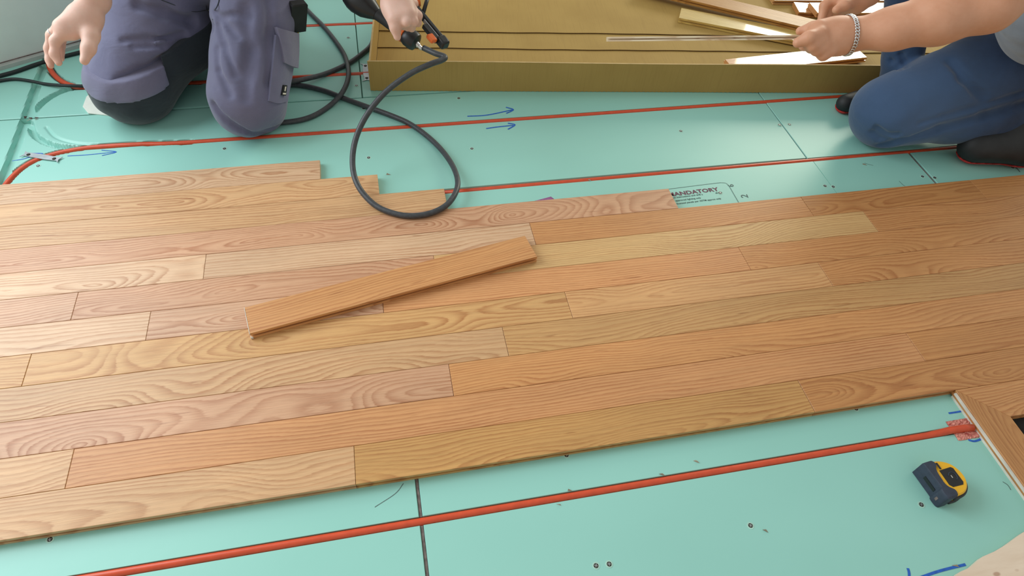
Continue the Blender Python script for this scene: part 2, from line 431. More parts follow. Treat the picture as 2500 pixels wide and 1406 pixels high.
def milled(name, x0, x1, y0, y1, h=.003):
    xs = np.concatenate([np.arange(x0, -.5, h), np.linspace(-.5, x1, 12)])
    ys = list(np.arange(y0, y1, h))
    for p in PY:
        for e in (-.0097, -.0093, -.0087, -.0081, .0081, .0087, .0093, .0097):
            if y0+.003 < p+e < y1-.003: ys.append(p+e)
    ys = np.unique(np.round(np.array(ys+[y1]), 5))
    X, Y = np.meshgrid(xs, ys, indexing='ij'); P = np.stack([X, Y], -1)
    Z = np.zeros_like(X); nx, ny = X.shape
    for pl, w in GR:
        q = spline([(*p, 0) for p in pl], 5)[:, :2]
        if w > .010: q = np.vstack([q, q[-1:]])
        d = np.full(X.shape, 9.)
        for i in range(len(q)-1):
            if np.allclose(q[i], q[i+1]): continue
            d = np.minimum(d, segd(P, q[i], q[i+1]))
        dep = .0155 if w > .007 else .004
        s = np.clip((w+.0018-d)/.0036, 0, 1); s = s*s*(3-2*s)
        Z = np.minimum(Z, -dep*s)
    for p in PY:
        s = np.clip((.0093-np.abs(Y-p))/.0012, 0, 1)*(X > -.541); Z = np.minimum(Z, -.0155*s)
    e = np.minimum.reduce([Y-y0, y1-Y, x1-X]); Z -= .0012*np.clip(1-e/.0013, 0, 1)
    V = np.stack([X, Y, Z], -1).reshape(-1, 3)
    i, j = np.meshgrid(np.arange(nx-1), np.arange(ny-1), indexing='ij'); a = (i*ny+j).ravel()
    F = np.stack([a, a+ny, a+ny+1, a+1], -1)
    nV = len(V); B = [(x0, y0, -.0188), (x1, y0, -.0188), (x1, y1, -.0188), (x0, y1, -.0188)]
    F = [tuple(f) for f in F]
    c = [0, (nx-1)*ny, nx*ny-1, ny-1]
    F += [(c[0], nV, nV+1, c[1])[::-1], (c[1], nV+1, nV+2, c[2])[::-1], (c[2], nV+2, nV+3, c[3])[::-1], (c[3], nV+3, nV, c[0])[::-1]]
    o = mesh(name, list(V)+B, F, M['panel'], floor)
    smooth_by_angle(o, 50); return o
milled('panel', -1.85, 1.2855, PY[1]+g, 1.8885)
milled('panel', -1.85, -.0415, 1.8925, 2.85)
random.seed(5)
for k, (x, y) in enumerate([(-1.025, 1.892), (-1.01, 1.886), (-1.0, 1.893), (-.992, 1.884), (-.985, 1.891)]):
    q = [(x+random.uniform(-.008, .008), y+random.uniform(-.006, .006), z) for z in (-.008, 0, .004)]
    q += [(q[2][0]+.008, q[2][1]+.003, .001)]
    mesh('panel_splinter', q, [(0, 1, 2), (0, 2, 3), (0, 3, 1), (1, 3, 2)], M['edge_white'] if k % 2 else M['joint'], floor)

# screws sunk in the boards
def screw(x, y, r=.0048):
    a = [(math.cos(t)*r*1.5, math.sin(t)*r*1.5) for t in np.arange(14)*2*PI/14]
    o = MB().prism([(x+p, y+q) for p, q in a], -.001, .0004).build('screw_dimple', M['dimple'], floor)
    h = MB().prism([(p*.62, q*.62) for p, q in a], -.001, .0009)
    h.box(-r*.7, r*.7, -r*.16, r*.16, .0009, .0012, 1); h.box(-r*.16, r*.16, -r*.7, r*.7, .0009, .00121, 1)
    s = h.build('screw_head', None, o, mats=[M['screw'], M['steel']]); s.location = (x, y, 0); s.rotation_euler = (0, 0, x*9)
SCREWS = [(-0.0377, 1.5868, 0.0), (0.2669, 1.5917, 0.0), (0.2652, 1.8526, 0.0), (0.9374, 1.5993, 0.0), (1.2789, 1.2916, 0.0), (1.3023, 1.2849, 0.0), (1.6098, 1.2923, 0.0), (1.6458, 1.2819, 0.0),
          (0.3039, 0.5796, 0.0), (-0.6649, 0.5753, 0.0), (0.3036, 0.3556, 0.0), (0.3285, 0.3541, 0.0), (0.6231, 0.3755, 0.0), (0.9889, 0.3546, 0.0), (-0.9309, 1.6617, 0.0), (-0.0552, 1.9592, 0.0), (-0.0386, 1.8304, 0.0),
          (0.9482, 1.3039, 0.0), (1.2771, 1.5921, 0.0), (1.3113, 1.5903, 0.0), (-0.0694, 2.2595, 0.0), (-0.4435, 1.6782, 0.0), (0.9718, 0.5803, 0.0), (1.9338, 1.2943, 0.0)]
for p in SCREWS: screw(p[0], p[1])
for p in [(0.645, 0.3611, 0.0), (0.5645, 0.5209, 0.0), (0.2913, 0.5068, 0.0), (0.9825, 0.2351, 0.0), (0.2602, 0.4825, 0.0), (0.4855, 0.5061, 0.0), (0.0128, 1.5069, 0.0), (0.58, 1.4073, 0.0), (1.455, 1.3683, 0.0)]:
    V = [(p[0]+random.uniform(-.006, .006), p[1]+random.uniform(-.003, .003), z) for z in (0, .001, .0035)]+[(p[0]+.007, p[1]-.005, .0008)]
    mesh('chip', V, [(0, 1, 2), (0, 2, 3), (0, 3, 1), (1, 3, 2)], M['gravel'], floor)
# scuffs scratched in the boards
for a, b, c in [((1.0579, 0.3566, 0.0), (1.1918, 0.3657, 0.0), (1.195, 0.3517, 0.0)), ((-0.0297, 0.5747, 0.0), (-0.0472, 0.5565, 0.0), (-0.0879, 0.5361, 0.0)), ((1.5228, 1.2825, 0.0), (1.5244, 1.2673, 0.0), (1.5279, 1.2575, 0.0)), ((1.4593, 1.3756, 0.0), (1.4693, 1.3685, 0.0), (1.4819, 1.361, 0.0))][1:]:
    V, F = ribbon([a, b, c], .0014, .0003); mesh('scratch', V, F, M['stamp'], floor)
V, F = ribbon([(1.1925, 0.3693, 0.0), (1.1982, 0.361, 0.0), (1.1978, 0.3503, 0.0)], .0016, .0003); mesh('scratch', V, F, M['stamp'], floor)

# blue marker strokes
def stroke(name, lines, w=.0045, mat='marker'):
    mb = MB()
    for k, l in enumerate(lines):
        V, F = ribbon(l, w, .0005+.00012*k); mb.add(V, F)
    return mb.build(name, M[mat], floor)
stroke('marker_arrow', [[(0.278, 1.7531, 0.0), (0.342, 1.7524, 0.0), (0.4278, 1.7713, 0.0)], [(0.4081, 1.7869, 0.0), (0.4291, 1.7711, 0.0), (0.4031, 1.7542, 0.0)]], .0048)
stroke('marker_arrow', [[(0.3263, 1.6838, 0.0), (0.3631, 1.6878, 0.0), (0.4143, 1.6903, 0.0)], [(0.3985, 1.7028, 0.0), (0.4186, 1.6919, 0.0), (0.3925, 1.6718, 0.0)]], .0048)
stroke('marker_arrow', [[(-0.8634, 1.6962, 0.0), (-0.8103, 1.6952, 0.0), (-0.7382, 1.6992, 0.0)], [(-0.7779, 1.7115, 0.0), (-0.7371, 1.699, 0.0), (-0.7726, 1.6868, 0.0)]], .0028)
stroke('marker_arrow', [[(-1.0027, 1.6919, 0.0), (-0.9714, 1.6987, 0.0), (-0.9385, 1.7182, 0.0)], [(-0.9643, 1.7214, 0.0), (-0.9316, 1.7155, 0.0), (-0.9424, 1.7078, 0.0)]], .0028)
stroke('marker_line', [[(1.1776, 0.5351, 0.0), (1.1986, 0.5348, 0.0), (1.2212, 0.5353, 0.0)]], .0042)
stroke('marker_line', [[(1.1806, 0.4683, 0.0), (1.1934, 0.4632, 0.0), (1.2214, 0.4674, 0.0)]], .0046)
stroke('marker_line', [[(0.8886, 0.2465, 0.0), (0.8866, 0.2393, 0.0), (0.8809, 0.229, 0.0)], [(0.8822, 0.2243, 0.0), (0.9436, 0.2306, 0.0), (1.0051, 0.2326, 0.0)]], .0050)
# printed stamp
def text(name, body, loc, size, rz, mat, shear=0., sx=1., off=0., parent=floor):
    cu = bpy.data.curves.new(name, 'FONT'); cu.body = body; cu.size = size; cu.offset = off; cu.shear = shear
    cu.extrude = .0001; cu.resolution_u = 2
    o = bpy.data.objects.new(name, cu); C.objects.link(o); cu.materials.append(mat)
    o.location = loc; o.rotation_euler = (0, 0, rz); o.scale = (sx, 1, 1); o.parent = parent
    return o
TX, TY = .800, 1.309
text('stamp_text', 'MANDATORY', (.792, 1.3085, .0004), .0215, .03, M['stamp_red'], 0., 1.16, .0006)
text('stamp_text', 'installation instructions and drill a', (.772, 1.2985, .0004), .0088, .03, M['stamp'], 0., 1.02, .0001)
text('stamp_text', 'above', (.934, 1.3025, .0004), .0088, .03, M['stamp'], 0., 1., .0001)
text('stamp_text', 'and approved lighting only', (.790, 1.2860, .0004), .0088, .03, M['stamp'], 0., 1., .0001)
text('stamp_text', 'see licensed panels per ASTM approx only', (.790, 1.2735, .0004), .0088, .03, M['stamp'], 0., 1., .0001)
stroke('stamp_border', [[(.75, 1.337), (.90, 1.344), (.968, 1.3465)], [(.966, 1.3466), (.9815, 1.3425), (.987, 1.331)], [(.987, 1.332), (.9865, 1.29), (.986, 1.255)]], .0014, 'stamp')
text('stamp_digit', '6', (1.0015, 1.3235, .0004), .026, 1.57, M['stamp'], 0., 1.)
text('stamp_digit', '2', (1.0235, 1.272, .0004), .030, 1.45, M['stamp'], 0., 1.1)
MB().prism([(0.3613, 1.3313, 0.0)[:2], (0.4544, 1.353, 0.0)[:2], (0.4612, 1.3418, 0.0)[:2], (0.4294, 1.3223, 0.0)[:2]], 0, .0004).build('purple_print', M['purple'], floor)
text('print_letter', 'S', (.452, 1.319, .0006), .028, 0., M['ink'])
MB().prism([(1.9556, 1.3382, 0.0)[:2], (2.05, 1.364, 0.0)[:2], (2.027, 1.3007, 0.0)[:2], (1.9781, 1.2967, 0.0)[:2]], 0, .0004).build('brown_print', M['joint'], floor)
V, F = ribbon([(1.941, 1.3074, 0.0), (1.9447, 1.2889, 0.0), (1.943, 1.2713, 0.0)], .0035, .0005); mesh('print_stroke', V, F, M['stamp'], floor)
# cut-out with pink copper foil where the near pipe dives
random.seed(2)
pts = [(1.158, .516), (1.17, .519), (1.19, .517), (1.2055, .5175), (1.2105, .492), (1.2105, .470), (1.195, .4685), (1.168, .4725), (1.162, .483), (1.156, .49)]
nv = 18; V = []; F = []
for i in range(nv):
    for j in range(nv):
        u, v = i/(nv-1), j/(nv-1)
        V.append((1.157+.0545*u+random.uniform(-.0006, .0006), .4695+.048*v+random.uniform(-.0006, .0006), .0006+.0035*random.random()*(0 < i < nv-1)*(0 < j < nv-1)))
        if i < nv-1 and j < nv-1: F.append((i*nv+j, (i+1)*nv+j, (i+1)*nv+j+1, i*nv+j+1))
mesh('foil_patch', V, F, M['foil'], floor)
# joists of reference: screws along the joints
# ---------------------------------------------------------------- heating pipes
def pipe(pts, label, r=.0081):
    o = MB().tube(pts, r, 14).build('heating_pipe', M['pipe'], smooth=True)
    tag(o, label, 'pipe'); return o
zc = -.0066
pipe([(-2.0, .5, zc), (-1., .496, zc), (0, .4945, zc), (.6, .4945, zc), (1.10, .4945, zc+.001), (1.15, .4945, .004), (1.185, .4935, .0055), (1.205, .492, .004)],
     'orange heating pipe crossing the bare boards beside the yellow tape measure')
curve = [p for p in spline([(-1.006, 1.432, 0), (-1.006, 1.50, 0), (-.9923, 1.6092, 0), (-.9582, 1.6775, 0), (-.9035, 1.7121, 0), (-.835, 1.7285, 0), (-.7794, 1.7322, 0), (-.67, 1.7300, 0), (-.54, 1.7225, 0), (0, 1.7215, 0), (1.5, 1.7215, 0), (3.6, 1.7215, 0)], 6)]
pipe([(p[0], p[1], zc+.002) for p in curve], 'orange heating pipe that curves down at the left, running under both pairs of knees')
pipe([(-.5, 1.4125, zc), (1., 1.4125, zc), (3.6, 1.4125, zc)], 'orange heating pipe just behind the stepped ends of the laid planks')
curve = spline([(3.6, 2.03, 0), (-.04, 2.03, 0), (-.70, 2.034, 0), (-.80, 2.036, 0), (-.8805, 2.0402, 0), (-.925, 2.057, 0), (-.965, 2.09, 0), (-1.0, 2.14, 0), (-1.022, 2.19, 0)], 6)
pipe([(p[0], p[1], zc+.002) for p in curve], 'orange heating pipe bending away under the hand near the wall, passing under the box')
pipe([(-.9, 2.355, zc+.001), (0, 2.355, zc+.001), (3.6, 2.355, zc+.001)], 'farthest orange heating pipe, seen between the grey trousers and the box')
# ---------------------------------------------------------------- hardwood floor: tongue and groove planks
W = .08255; Y0 = .57915; TH = .019
def plank_mesh(name, L, mitre=None, w=W, th=TH):
    g_ = .00035; b = .0007
    prof = [(g_, 0.), (g_, th*.33), (.0065, th*.33), (.0065, th*.62), (g_, th*.62), (g_, th-b), (g_+b, th), (w-g_-b, th), (w-g_, th-b),
            (w-g_, th*.60), (w+.005, th*.60), (w+.005, th*.36), (w-g_, th*.36), (w-g_, 0.)]
    n = len(prof); V = []; F = []
    sx = [(.0004, 1), (.0011, 0), (L-.0011, 0), (L-.0004, 1)]
    for x, edge in sx:
        for y, z in prof:
            xx = x
            if mitre == 'start' and x < L/2: xx = x+(w-y)
            if mitre == 'end' and x > L/2: xx = x-(w-y)
            V.append((xx, y, z-(b if edge and z > th-b*1.2 else 0)))
    for s in range(3):
        F += [(s*n+i, s*n+(i+1) % n, (s+1)*n+(i+1) % n, (s+1)*n+i)[::-1] for i in range(n)]
    F += [tuple(range(n))[::1], tuple(range(3*n, 4*n))[::-1]]
    F[-2] = F[-2][::-1]; F[-1] = F[-1][::-1]
    me = bpy.data.meshes.new(name); me.from_pydata(V, [], [f[::-1] for f in F]); me.validate(); me.update()
    return me
hard = empty('hardwood_floor', kind='structure', label='part-laid oak floor of narrow planks crossing the room')
TONE = {'bronze': (186, 136, 70), 'straw': (214, 186, 110), 'pale': (214, 176, 140), 'pink': (208, 164, 130), 'tan': (208, 165, 120), 'orange': (205, 148, 93), 'yellow': (206, 159, 103), 'honey': (197, 140, 84), 'light': (215, 175, 119), 'red': (210, 152, 100), 'gold': (198, 150, 90), 'fawn': (211, 161, 108), 'rose': (208, 160, 124)}  # pale and pink tones, mostly laid at left, include painted window sheen
random.seed(11)
def plank(x0, x1, row, tone, fig, parent=hard, mat='wood', mitre=None, seed=None):
    me = plank_mesh('plank', x1-x0, mitre); me.materials.append(M[mat])
    o = bpy.data.objects.new('plank', me); C.objects.link(o); o.parent = parent
    o.location = (x0, Y0+(row-1)*W, random.uniform(0, .00025))
    j = random.uniform(.97, 1.03); c = srgb(*[min(255, v*j) for v in TONE[tone]]); o.color = (c[0], c[1], c[2], fig)
    return o
ROWS = {0: [(1.1279+.0855, 2.3, 'orange', .5)],
 1: [(-1.55, -.1193, 'tan', .5), (-.1193, .8619, 'gold', .6), (.8619, 2.5, 'honey', .9)],
 2: [(-1.60, -.6504, 'tan', .1), (-.6504, 1.1911, 'red', .05), (1.1911, 2.9, 'honey', .8)],
 3: [(-1.8, .0939, 'rose', .75), (.0939, 2.4, 'orange', .35), (2.4, 3.4, 'honey', .3)],
 4: [(-1.8, .2302, 'tan', .45), (.2302, 2.6, 'yellow', .25)],
 5: [(-1.9, -.7833, 'yellow', .3), (-.7833, .4011, 'yellow', 1.), (.4011, 1.0877, 'fawn', .95), (1.0877, 2.7, 'orange', .3)],
 6: [(-1.9, -.5552, 'pale', .5), (-.5552, -.036, 'pink', .9), (-.036, .898, 'red', .1), (.898, 2.6, 'orange', .6)],
 7: [(-1.95, -.7231, 'pink', .15), (-.7231, .10, 'rose', .95), (.10, 1.317, 'light', .3), (1.317, 2.9, 'orange', .5)],
 8: [(-1.95, -.4501, 'pale', .9), (-.4501, .3664, 'pale', .25), (.3664, 1.164, 'orange', .3), (1.164, 1.726, 'honey', 1.), (1.726, 3.2, 'honey', .4)],
 9: [(-1.95, .7912, 'rose', .9)],
 10: [(-2.0, .1594, 'tan', .6)],
 11: [(-2.0, -.0172, 'tan', 1.)],
 12: [(-2.0, -.1732, 'pale', 1.)]}
for r, lst in ROWS.items():
    for x0, x1, tone, fig in lst:
        plank(x0, x1, r, tone, fig, mitre='start' if r == 0 else None)
# framed border beside the vent opening: board running towards the camera with a mitred top
bd = plank(0, 1.35, 1, 'honey', .7, mitre=None)
me = plank_mesh('plank', 1.35, 'end'); me.materials.append(M['wood']); bd.data = me
bd.rotation_euler = (0, 0, PI/2); bd.location = (1.2140+W, Y0-.0004-1.35, .0001)
MB().box(1.2095, 1.2138, -.75, Y0-.006, .0, .0165, bev=.0008).build('lit_tongue_edge', M['edge_white'], hard)  # pale colour paints the light on the border plank's tongue edge
MB().box(1.2975, 2.3, -.75, Y0-W-.001, -.0005, .0015).build('vent_shade_slab', M['hole_shade'], floor)  # flat slab at floor level, the opening's inner shade put into colour
# ---------------------------------------------------------------- loose plank lying on the laid floor
def loose(name, p_left, p_right, z, tone, fig, mat, label, tilt=0., w=W, th=TH, off=.0):
    """p_left, p_right: near long edge ends"""
    a = Vector((p_left[0], p_left[1], z)); b = Vector((p_right[0], p_right[1], z+tilt)); L = (b-a).length
    me = plank_mesh(name, L, None, w, th); me.materials.append(M[mat])
    o = bpy.data.objects.new(name, me); C.objects.link(o)
    o.location = a; o.rotation_euler = (0, -math.asin(tilt/L), math.atan2(b.y-a.y, b.x-a.x))
    c = srgb(*TONE[tone]); o.color = (c[0], c[1], c[2], fig)
    tag(o, label, 'plank'); return o
lpk = loose('loose_plank', (-0.3292, 0.9611, 0.038), (0.3549, 1.0981, 0.038), .0195, 'orange', .12, 'wood', 'short loose oak plank lying askew on top of the laid floor', w=.0795)
MB().box(-.0012, -.0001, .0006, .079, .0125, .0186).build('cut_end', M['edge_white'], lpk)
MB().box(-.0012, .004, -.0012, .004, .0004, .0060).build('broken_corner', M['edge_white'], lpk)
# ---------------------------------------------------------------- plywood scrap, bottom corner
pl = MB()
pl.prism([(0.9392, 0.2066, 0.02)[:2], (0.9717, 0.2192, 0.02)[:2], (0.9987, 0.2235, 0.02)[:2], (1.0332, 0.2364, 0.02)[:2], (1.0639, 0.2411, 0.02)[:2], (1.0998, 0.2497, 0.02)[:2], (1.1464, 0.2639, 0.02)[:2], (1.265, 0.2916, 0.02)[:2], (1.5, .2), (1.4, -.25), (.93, -.25)], .0008, .0185)
o = pl.build('plywood_offcut', M['ply']); tag(o, 'pale knotty plywood offcut with a torn edge near the tape measure', 'plywood')
# ---------------------------------------------------------------- low wall below the bay window, top left
wa = math.radians(28.8)
wall = empty('wall_left', (-1.1533, 2.1584, 0), wa, kind='structure')
MB().box(-1.4, .95, .012, .10, .0, .48).build('wall_face', M['wall'], wall)
MB().box(-1.4, .95, .0, .012, .0, .0125, bev=.002).build('bottom_rail', M['trim'], wall)
MB().box(-1.4, .95, .010, .0118, .016, .019).build('rail_groove', M['joint'], wall)
MB().box(-1.4, .95, .004, .12, .48, .50, bev=.003).build('window_sill', M['trim'], wall)

# ---------------------------------------------------------------- cardboard box (a long shallow tray)
box = empty('cardboard_box', (-.0114, 1.9242, .0005), math.radians(-6.64), label='long shallow open cardboard box holding the cut planks', cat='box')
BL, BW, BH, BT = 2.7, 1.05, .1055, .0055
def fluted_wall(name, L, h, t):
    """sheet along local x with toothed long edges"""
    mb = MB(); n = int(L/.0075); xs = np.linspace(0, L, 2*n+1)
    zt = h+.0010*np.sin(xs*2*PI/.0075)+.0012*np.sin(xs*5.1)
    V = []
    for i, x in enumerate(xs): V += [(x, 0, .0008+.0008*math.sin(x*2*PI/.015)), (x, t, .0008), (x, t, zt[i]-.0004), (x, 0, zt[i])]
    F = []; K = []
    for i in range(len(xs)-1):
        a = 4*i
        for j in range(4):
            F.append((a+j, a+(j+1) % 4, a+4+(j+1) % 4, a+4+j)[::-1]); K.append(1 if j == 2 else 0)
    F += [(0, 1, 2, 3), (len(V)-4, len(V)-3, len(V)-2, len(V)-1)[::-1]]; K += [1, 1]
    mb.V, mb.F, mb.K = V, F, K
    return mb
o = fluted_wall('w', BL, BH, BT).build('front_wall', None, box, mats=[M['card'], M['flute']])
o = fluted_wall('w', BW, BH, BT).build('side_wall', None, box, mats=[M['card'], M['flute']]); o.rotation_euler = (0, 0, PI/2); o.location = (BT+.004, BT+.0005, 0)
o = fluted_wall('w', BW, BH, BT).build('side_wall', None, box, mats=[M['card'], M['flute']]); o.rotation_euler = (0, 0, PI/2); o.location = (BL, BT+.0005, 0)
o = fluted_wall('w', BL-.02, BH, BT).build('back_wall', None, box, mats=[M['card'], M['flute']]); o.location = (.011, BW+BT+.002, 0)
MB().box(.0105, BL-.006, BT+.0006, BW, .0006, .0035).build('box_bottom', M['card'], box)
def flap(y0, y1, z, ph):
    xs = np.linspace(.0105, BL-.006, 160); V = []; F = []; K = []
    for x in xs:
        w = .0012*math.sin(x*7+ph)+.0009*math.sin(x*31+ph)
        V += [(x, y0+w, z), (x, y0+w, z+.0035), (x, y1, z+.0035-.001), (x, y1, z)]
    for i in range(len(xs)-1):
        a = 4*i
        for j in range(4): F.append((a+j, a+4+j, a+4+(j+1) % 4, a+(j+1) % 4)[::-1]); K.append(1 if j == 0 else 0)
    F += [(0, 1, 2, 3)[::-1], tuple(4*len(xs)-4+j for j in range(4))]; K += [0, 0]
    return mesh('bottom_flap', V, F, None, box, mats=[M['card'], M['crease']], fm=K)
flap(.252, .46, .0040, 0.); flap(.358, BW-.02, .0078, 2.)
# dark line just inside each overlap
# planks lying in the box
loose('cut_plank', (1.1587, 2.2335, 0.031), (1.6332, 1.9866, 0.031), .0130, 'straw', .1, 'gloss_wood', 'plank in the box with its square end lit yellow, leftmost tip of the pile')
loose('cut_plank', (1.0631, 2.4383, 0.052), (1.6699, 2.0412, 0.052), .0325, 'bronze', .35, 'wood', 'brown plank lying across the others in the box, running under the fist')
UL = Vector((1.2228, 1.9384, 0.031)); UR = Vector((1.5638, 1.9651, 0.031)); dv = (UR-UL).normalized(); nv_ = Vector((dv.y, -dv.x, 0))
nl = UL+nv_*W; nr = nl+dv*.535
loose('cut_plank', nl, nr, .0125, 'orange', .3, 'gloss_wood', 'short plank in the box closest to its front wall, below the braceleted wrist')
loose('cut_plank', (1.6618, 2.2348, 0.031), (2.0472, 2.1572, 0.031), .0125, 'honey', .3, 'gloss_wood', 'lower plank of the stacked pair behind the hands')
loose('cut_plank', (1.7076, 2.1871, 0.0505), (2.0548, 2.1579, 0.0505), .0322, 'orange', .5, 'gloss_wood', 'upper plank of the stacked pair behind the hands')
loose('cut_plank', (1.6029, 2.3349, 0.031), (2.3833, 2.2658, 0.031), .0125, 'yellow', .3, 'gloss_wood', 'farthest plank in the box, along the top edge of the photo')

# ---------------------------------------------------------------- metal nail plates over the pipes
def nail_plate(loc, rz, L, w, label, z=.0012):
    r = empty('nail_plate', loc, rz, label=label, cat='plate')
    nt = w*.28
    poly = [(-L/2, -w/2), (-L/2+nt, -w*.22), (-L*.15, -w*.30), (L*.15, -w*.30), (L/2-nt, -w*.22), (L/2, -w/2), (L/2-nt*.7, 0), (L/2, w/2), (L/2-nt, w*.34), (0, w*.42), (-L/2+nt, w*.34), (-L/2, w/2), (-L/2+nt*.7, 0)]
    MB().prism(poly, z, z+.0014, bev=.0004).build('strap', M['steel'], r)
    for x in (-L*.34, L*.34):
        a = [(x+math.cos(t)*.0052, math.sin(t)*.0052) for t in np.arange(12)*2*PI/12]
        MB().prism(a, z+.0012, z+.0018).build('hole', M['hole_shade'], r)
        b = [(x+math.cos(t)*.0035, math.sin(t)*.0035) for t in np.arange(10)*2*PI/10]
        MB().prism(b, z+.0016, z+.0028).build('nail_head', M['screw'], r)
    return r
pa, pb = Vector((-0.9749, 1.7136, 0.0)), Vector((-0.8828, 1.6788, 0.0))
nail_plate((pa+pb)/2, math.atan2(pb.y-pa.y, pb.x-pa.x), .112, .026, 'thin galvanised nail plate bridging the bent orange pipe at the left', .0030)
pa, pb = Vector((-0.0202, 2.0953, 0.0)), Vector((-0.0192, 1.9696, 0.0))
nail_plate((pa+pb)/2, math.atan2(pb.y-pa.y, pb.x-pa.x), .108, .034, 'dull steel nail plate half hidden behind the corner of the cardboard box', .0012)

# ---------------------------------------------------------------- tape measure lying on its side
t0, t1 = Vector((1.0125, 0.4201, 0.0)), Vector((1.019, 0.3485, 0.0))
tm = empty('tape_measure', t0, math.atan2(t1.y-t0.y, t1.x-t0.x), label='yellow and navy tape measure lying on its side on the bare boards', cat='tape measure')
Lh = .0755
out = [(.001, .004), (.001, .030), (.006, .046), (.016, .059), (.031, .066), (.047, .0665), (.061, .060), (.071, .048), (.075, .034), (.0755, .004)]
out = [tuple(p[:2]) for p in spline([(*p, 0) for p in out], 3)]
b_ = MB().prism(out, .003, .0415, bev=.003).build('case', M['yellow'], tm); smooth_by_angle(b_, 40)
rim = [(.045, .0668), (.061, .0605), (.071, .049), (.0755, .034), (.0758, .018)]
mb = MB(); mb.tube([(*p, .012) for p in spline([(*q, 0) for q in rim], 4)[:, :2]], .0042, 8); mb.tube([(*p, .032) for p in spline([(*q, 0) for q in rim], 4)[:, :2]], .0042, 8)
mb.build('rim_bumper', M['black'], tm, smooth=True)
gp = [(-.0015, -.0015), (-.002, .014), (-.001, .022), (.006, .023), (.013, .017), (.022, .0135), (.038, .0125), (.052, .0125), (.060, .017), (.066, .0245), (.0735, .025), (.077, .018), (.0775, .006), (.0765, -.0015), (.070, -.0045), (.058, -.0045), (.054, -.001)]
gp = [tuple(p[:2]) for p in spline([(*p, 0) for p in gp], 3)]
o = MB().prism(gp, .0008, .0448, bev=.0035).build('rubber_grip', M['navy'], tm); smooth_by_angle(o, 40)
lab = [(.021, .022), (.052, .0212), (.058, .026), (.059, .050), (.054, .054), (.024, .054), (.0205, .050)]
lp = MB().prism(lab, .0405, .0422).build('label_plate', M['black'], tm)
ring = [(.0385+math.cos(a)*.0085, .041+math.sin(a)*.0085, .0424) for a in np.linspace(.3, 4.4, 16)]
MB().tube(ring, .0009, 6).build('emblem', M['navy'], lp, smooth=True)
MB().box(.036, .0415, .0375, .0390, .0420, .0426).build('emblem_mark', M['edge_white'], lp)
MB().box(.0615, .0665, -.0052, -.0040, .013, .023, bev=.0008).build('blade_hook', M['joint'], tm)
MB().box(.020, .050, -.0022, -.0012, .018, .027).build('blade_mouth', M['black'], tm)
MB().box(.006, .020, .0665-.044, .0665-.040, .0448, .0455).build('grip_rib', M['black'], tm)

# ---------------------------------------------------------------- hoses and cables
def tube_thing(name, pts, r, mat, label, cat, n=12, k=10):
    P = spline(pts, k)
    o = MB().tube(P, r, n).build(name, M[mat], smooth=True); tag(o, label, cat); return o
HR = .0079
hp = [(0.1476, 1.718, 0.262), (0.1759, 1.6876, 0.262), (0.2003, 1.6663, 0.262), (0.1893, 1.6508, 0.262), (0.156, 1.6337, 0.262), (0.0989, 1.6269, 0.24), (0.0281, 1.6079, 0.2), (-0.0305, 1.5677, 0.155), (-0.0663, 1.523, 0.11), (-0.0797, 1.4633, 0.075), (-0.0701, 1.4071, 0.05), (-0.0353, 1.3525, 0.032), (0.0079, 1.3181, 0.0275), (0.0577, 1.2988, 0.0275), (0.1144, 1.3032, 0.028), (0.1633, 1.3331, 0.03), (0.1959, 1.3979, 0.028), (0.1991, 1.4773, 0.02), (0.1793, 1.5696, 0.012), (0.1431, 1.6534, 0.0082), (0.0949, 1.7245, 0.0082), (0.0428, 1.7727, 0.0082), (-0.023, 1.8233, 0.0082), (-0.09, 1.8749, 0.0082), (-0.1584, 1.9298, 0.0082), (-0.2346, 1.9679, 0.0082), (-0.3236, 1.9843, 0.0082), (-0.4137, 2.0289, 0.0082)]
tube_thing('air_hose', hp, HR, 'hose', 'dark rubber air hose looping from the nailer down over the laid planks', 'hose')
hp = [(-0.3883, 1.7846, 0.0082), (-0.2814, 1.7743, 0.0082), (-0.2034, 1.7903, 0.0082), (-0.1412, 1.8452, 0.0082), (-0.096, 1.896, 0.0245), (-0.0759, 1.987, 0.0245), (-0.0835, 2.1186, 0.0082), (-0.1093, 2.2132, 0.0082), (-0.1516, 2.3281, 0.0082), (-0.2008, 2.4349, 0.0082), (-0.2496, 2.5563, 0.0082), (-0.2657, 2.662, 0.0082)]
tube_thing('air_hose', hp, HR, 'hose', 'slack hose bend between the grey trouser leg and the box corner, curving up behind', 'hose')
hp = [(-0.3935, 1.9641, 0.026), (-0.2691, 1.9625, 0.026), (-0.2074, 1.9872, 0.018), (-0.1435, 2.0292, 0.0085), (-0.0756, 2.0796, 0.0082), (-0.0267, 2.1363, 0.0082), (0.0086, 2.194, 0.0082), (0.0243, 2.2839, 0.0082)]
tube_thing('air_hose', hp, HR, 'hose', 'hose running from the grey knees towards the back of the box corner', 'hose')
hp = [(-1.5, 1.95, .0062), (-1.2016, 2.0916, 0.0062), (-1.1403, 2.1192, 0.0062), (-1.0991, 2.1405, 0.0062), (-1.0588, 2.1694, 0.0062), (-1.0252, 2.1901, 0.0062), (-0.9841, 2.213, 0.0062), (-0.8582, 2.2689, 0.0062)]
tube_thing('power_cable', hp, .0060, 'cable', 'black cable lying along the foot of the wall', 'cable')
hp = [(-1.5, 1.99, .005), (-1.176, 2.0793, 0.0052), (-1.134, 2.0928, 0.0052), (-1.0949, 2.0978, 0.0052), (-1.0511, 2.0841, 0.0052), (-0.9994, 2.0606, 0.0052), (-0.9327, 2.0337, 0.0122), (-0.8711, 2.0341, 0.0062), (-0.7701, 2.0295, 0.0052)]
tube_thing('power_cable', hp, .0049, 'cable', 'black cable crossing the green boards towards the grey knee', 'cable')
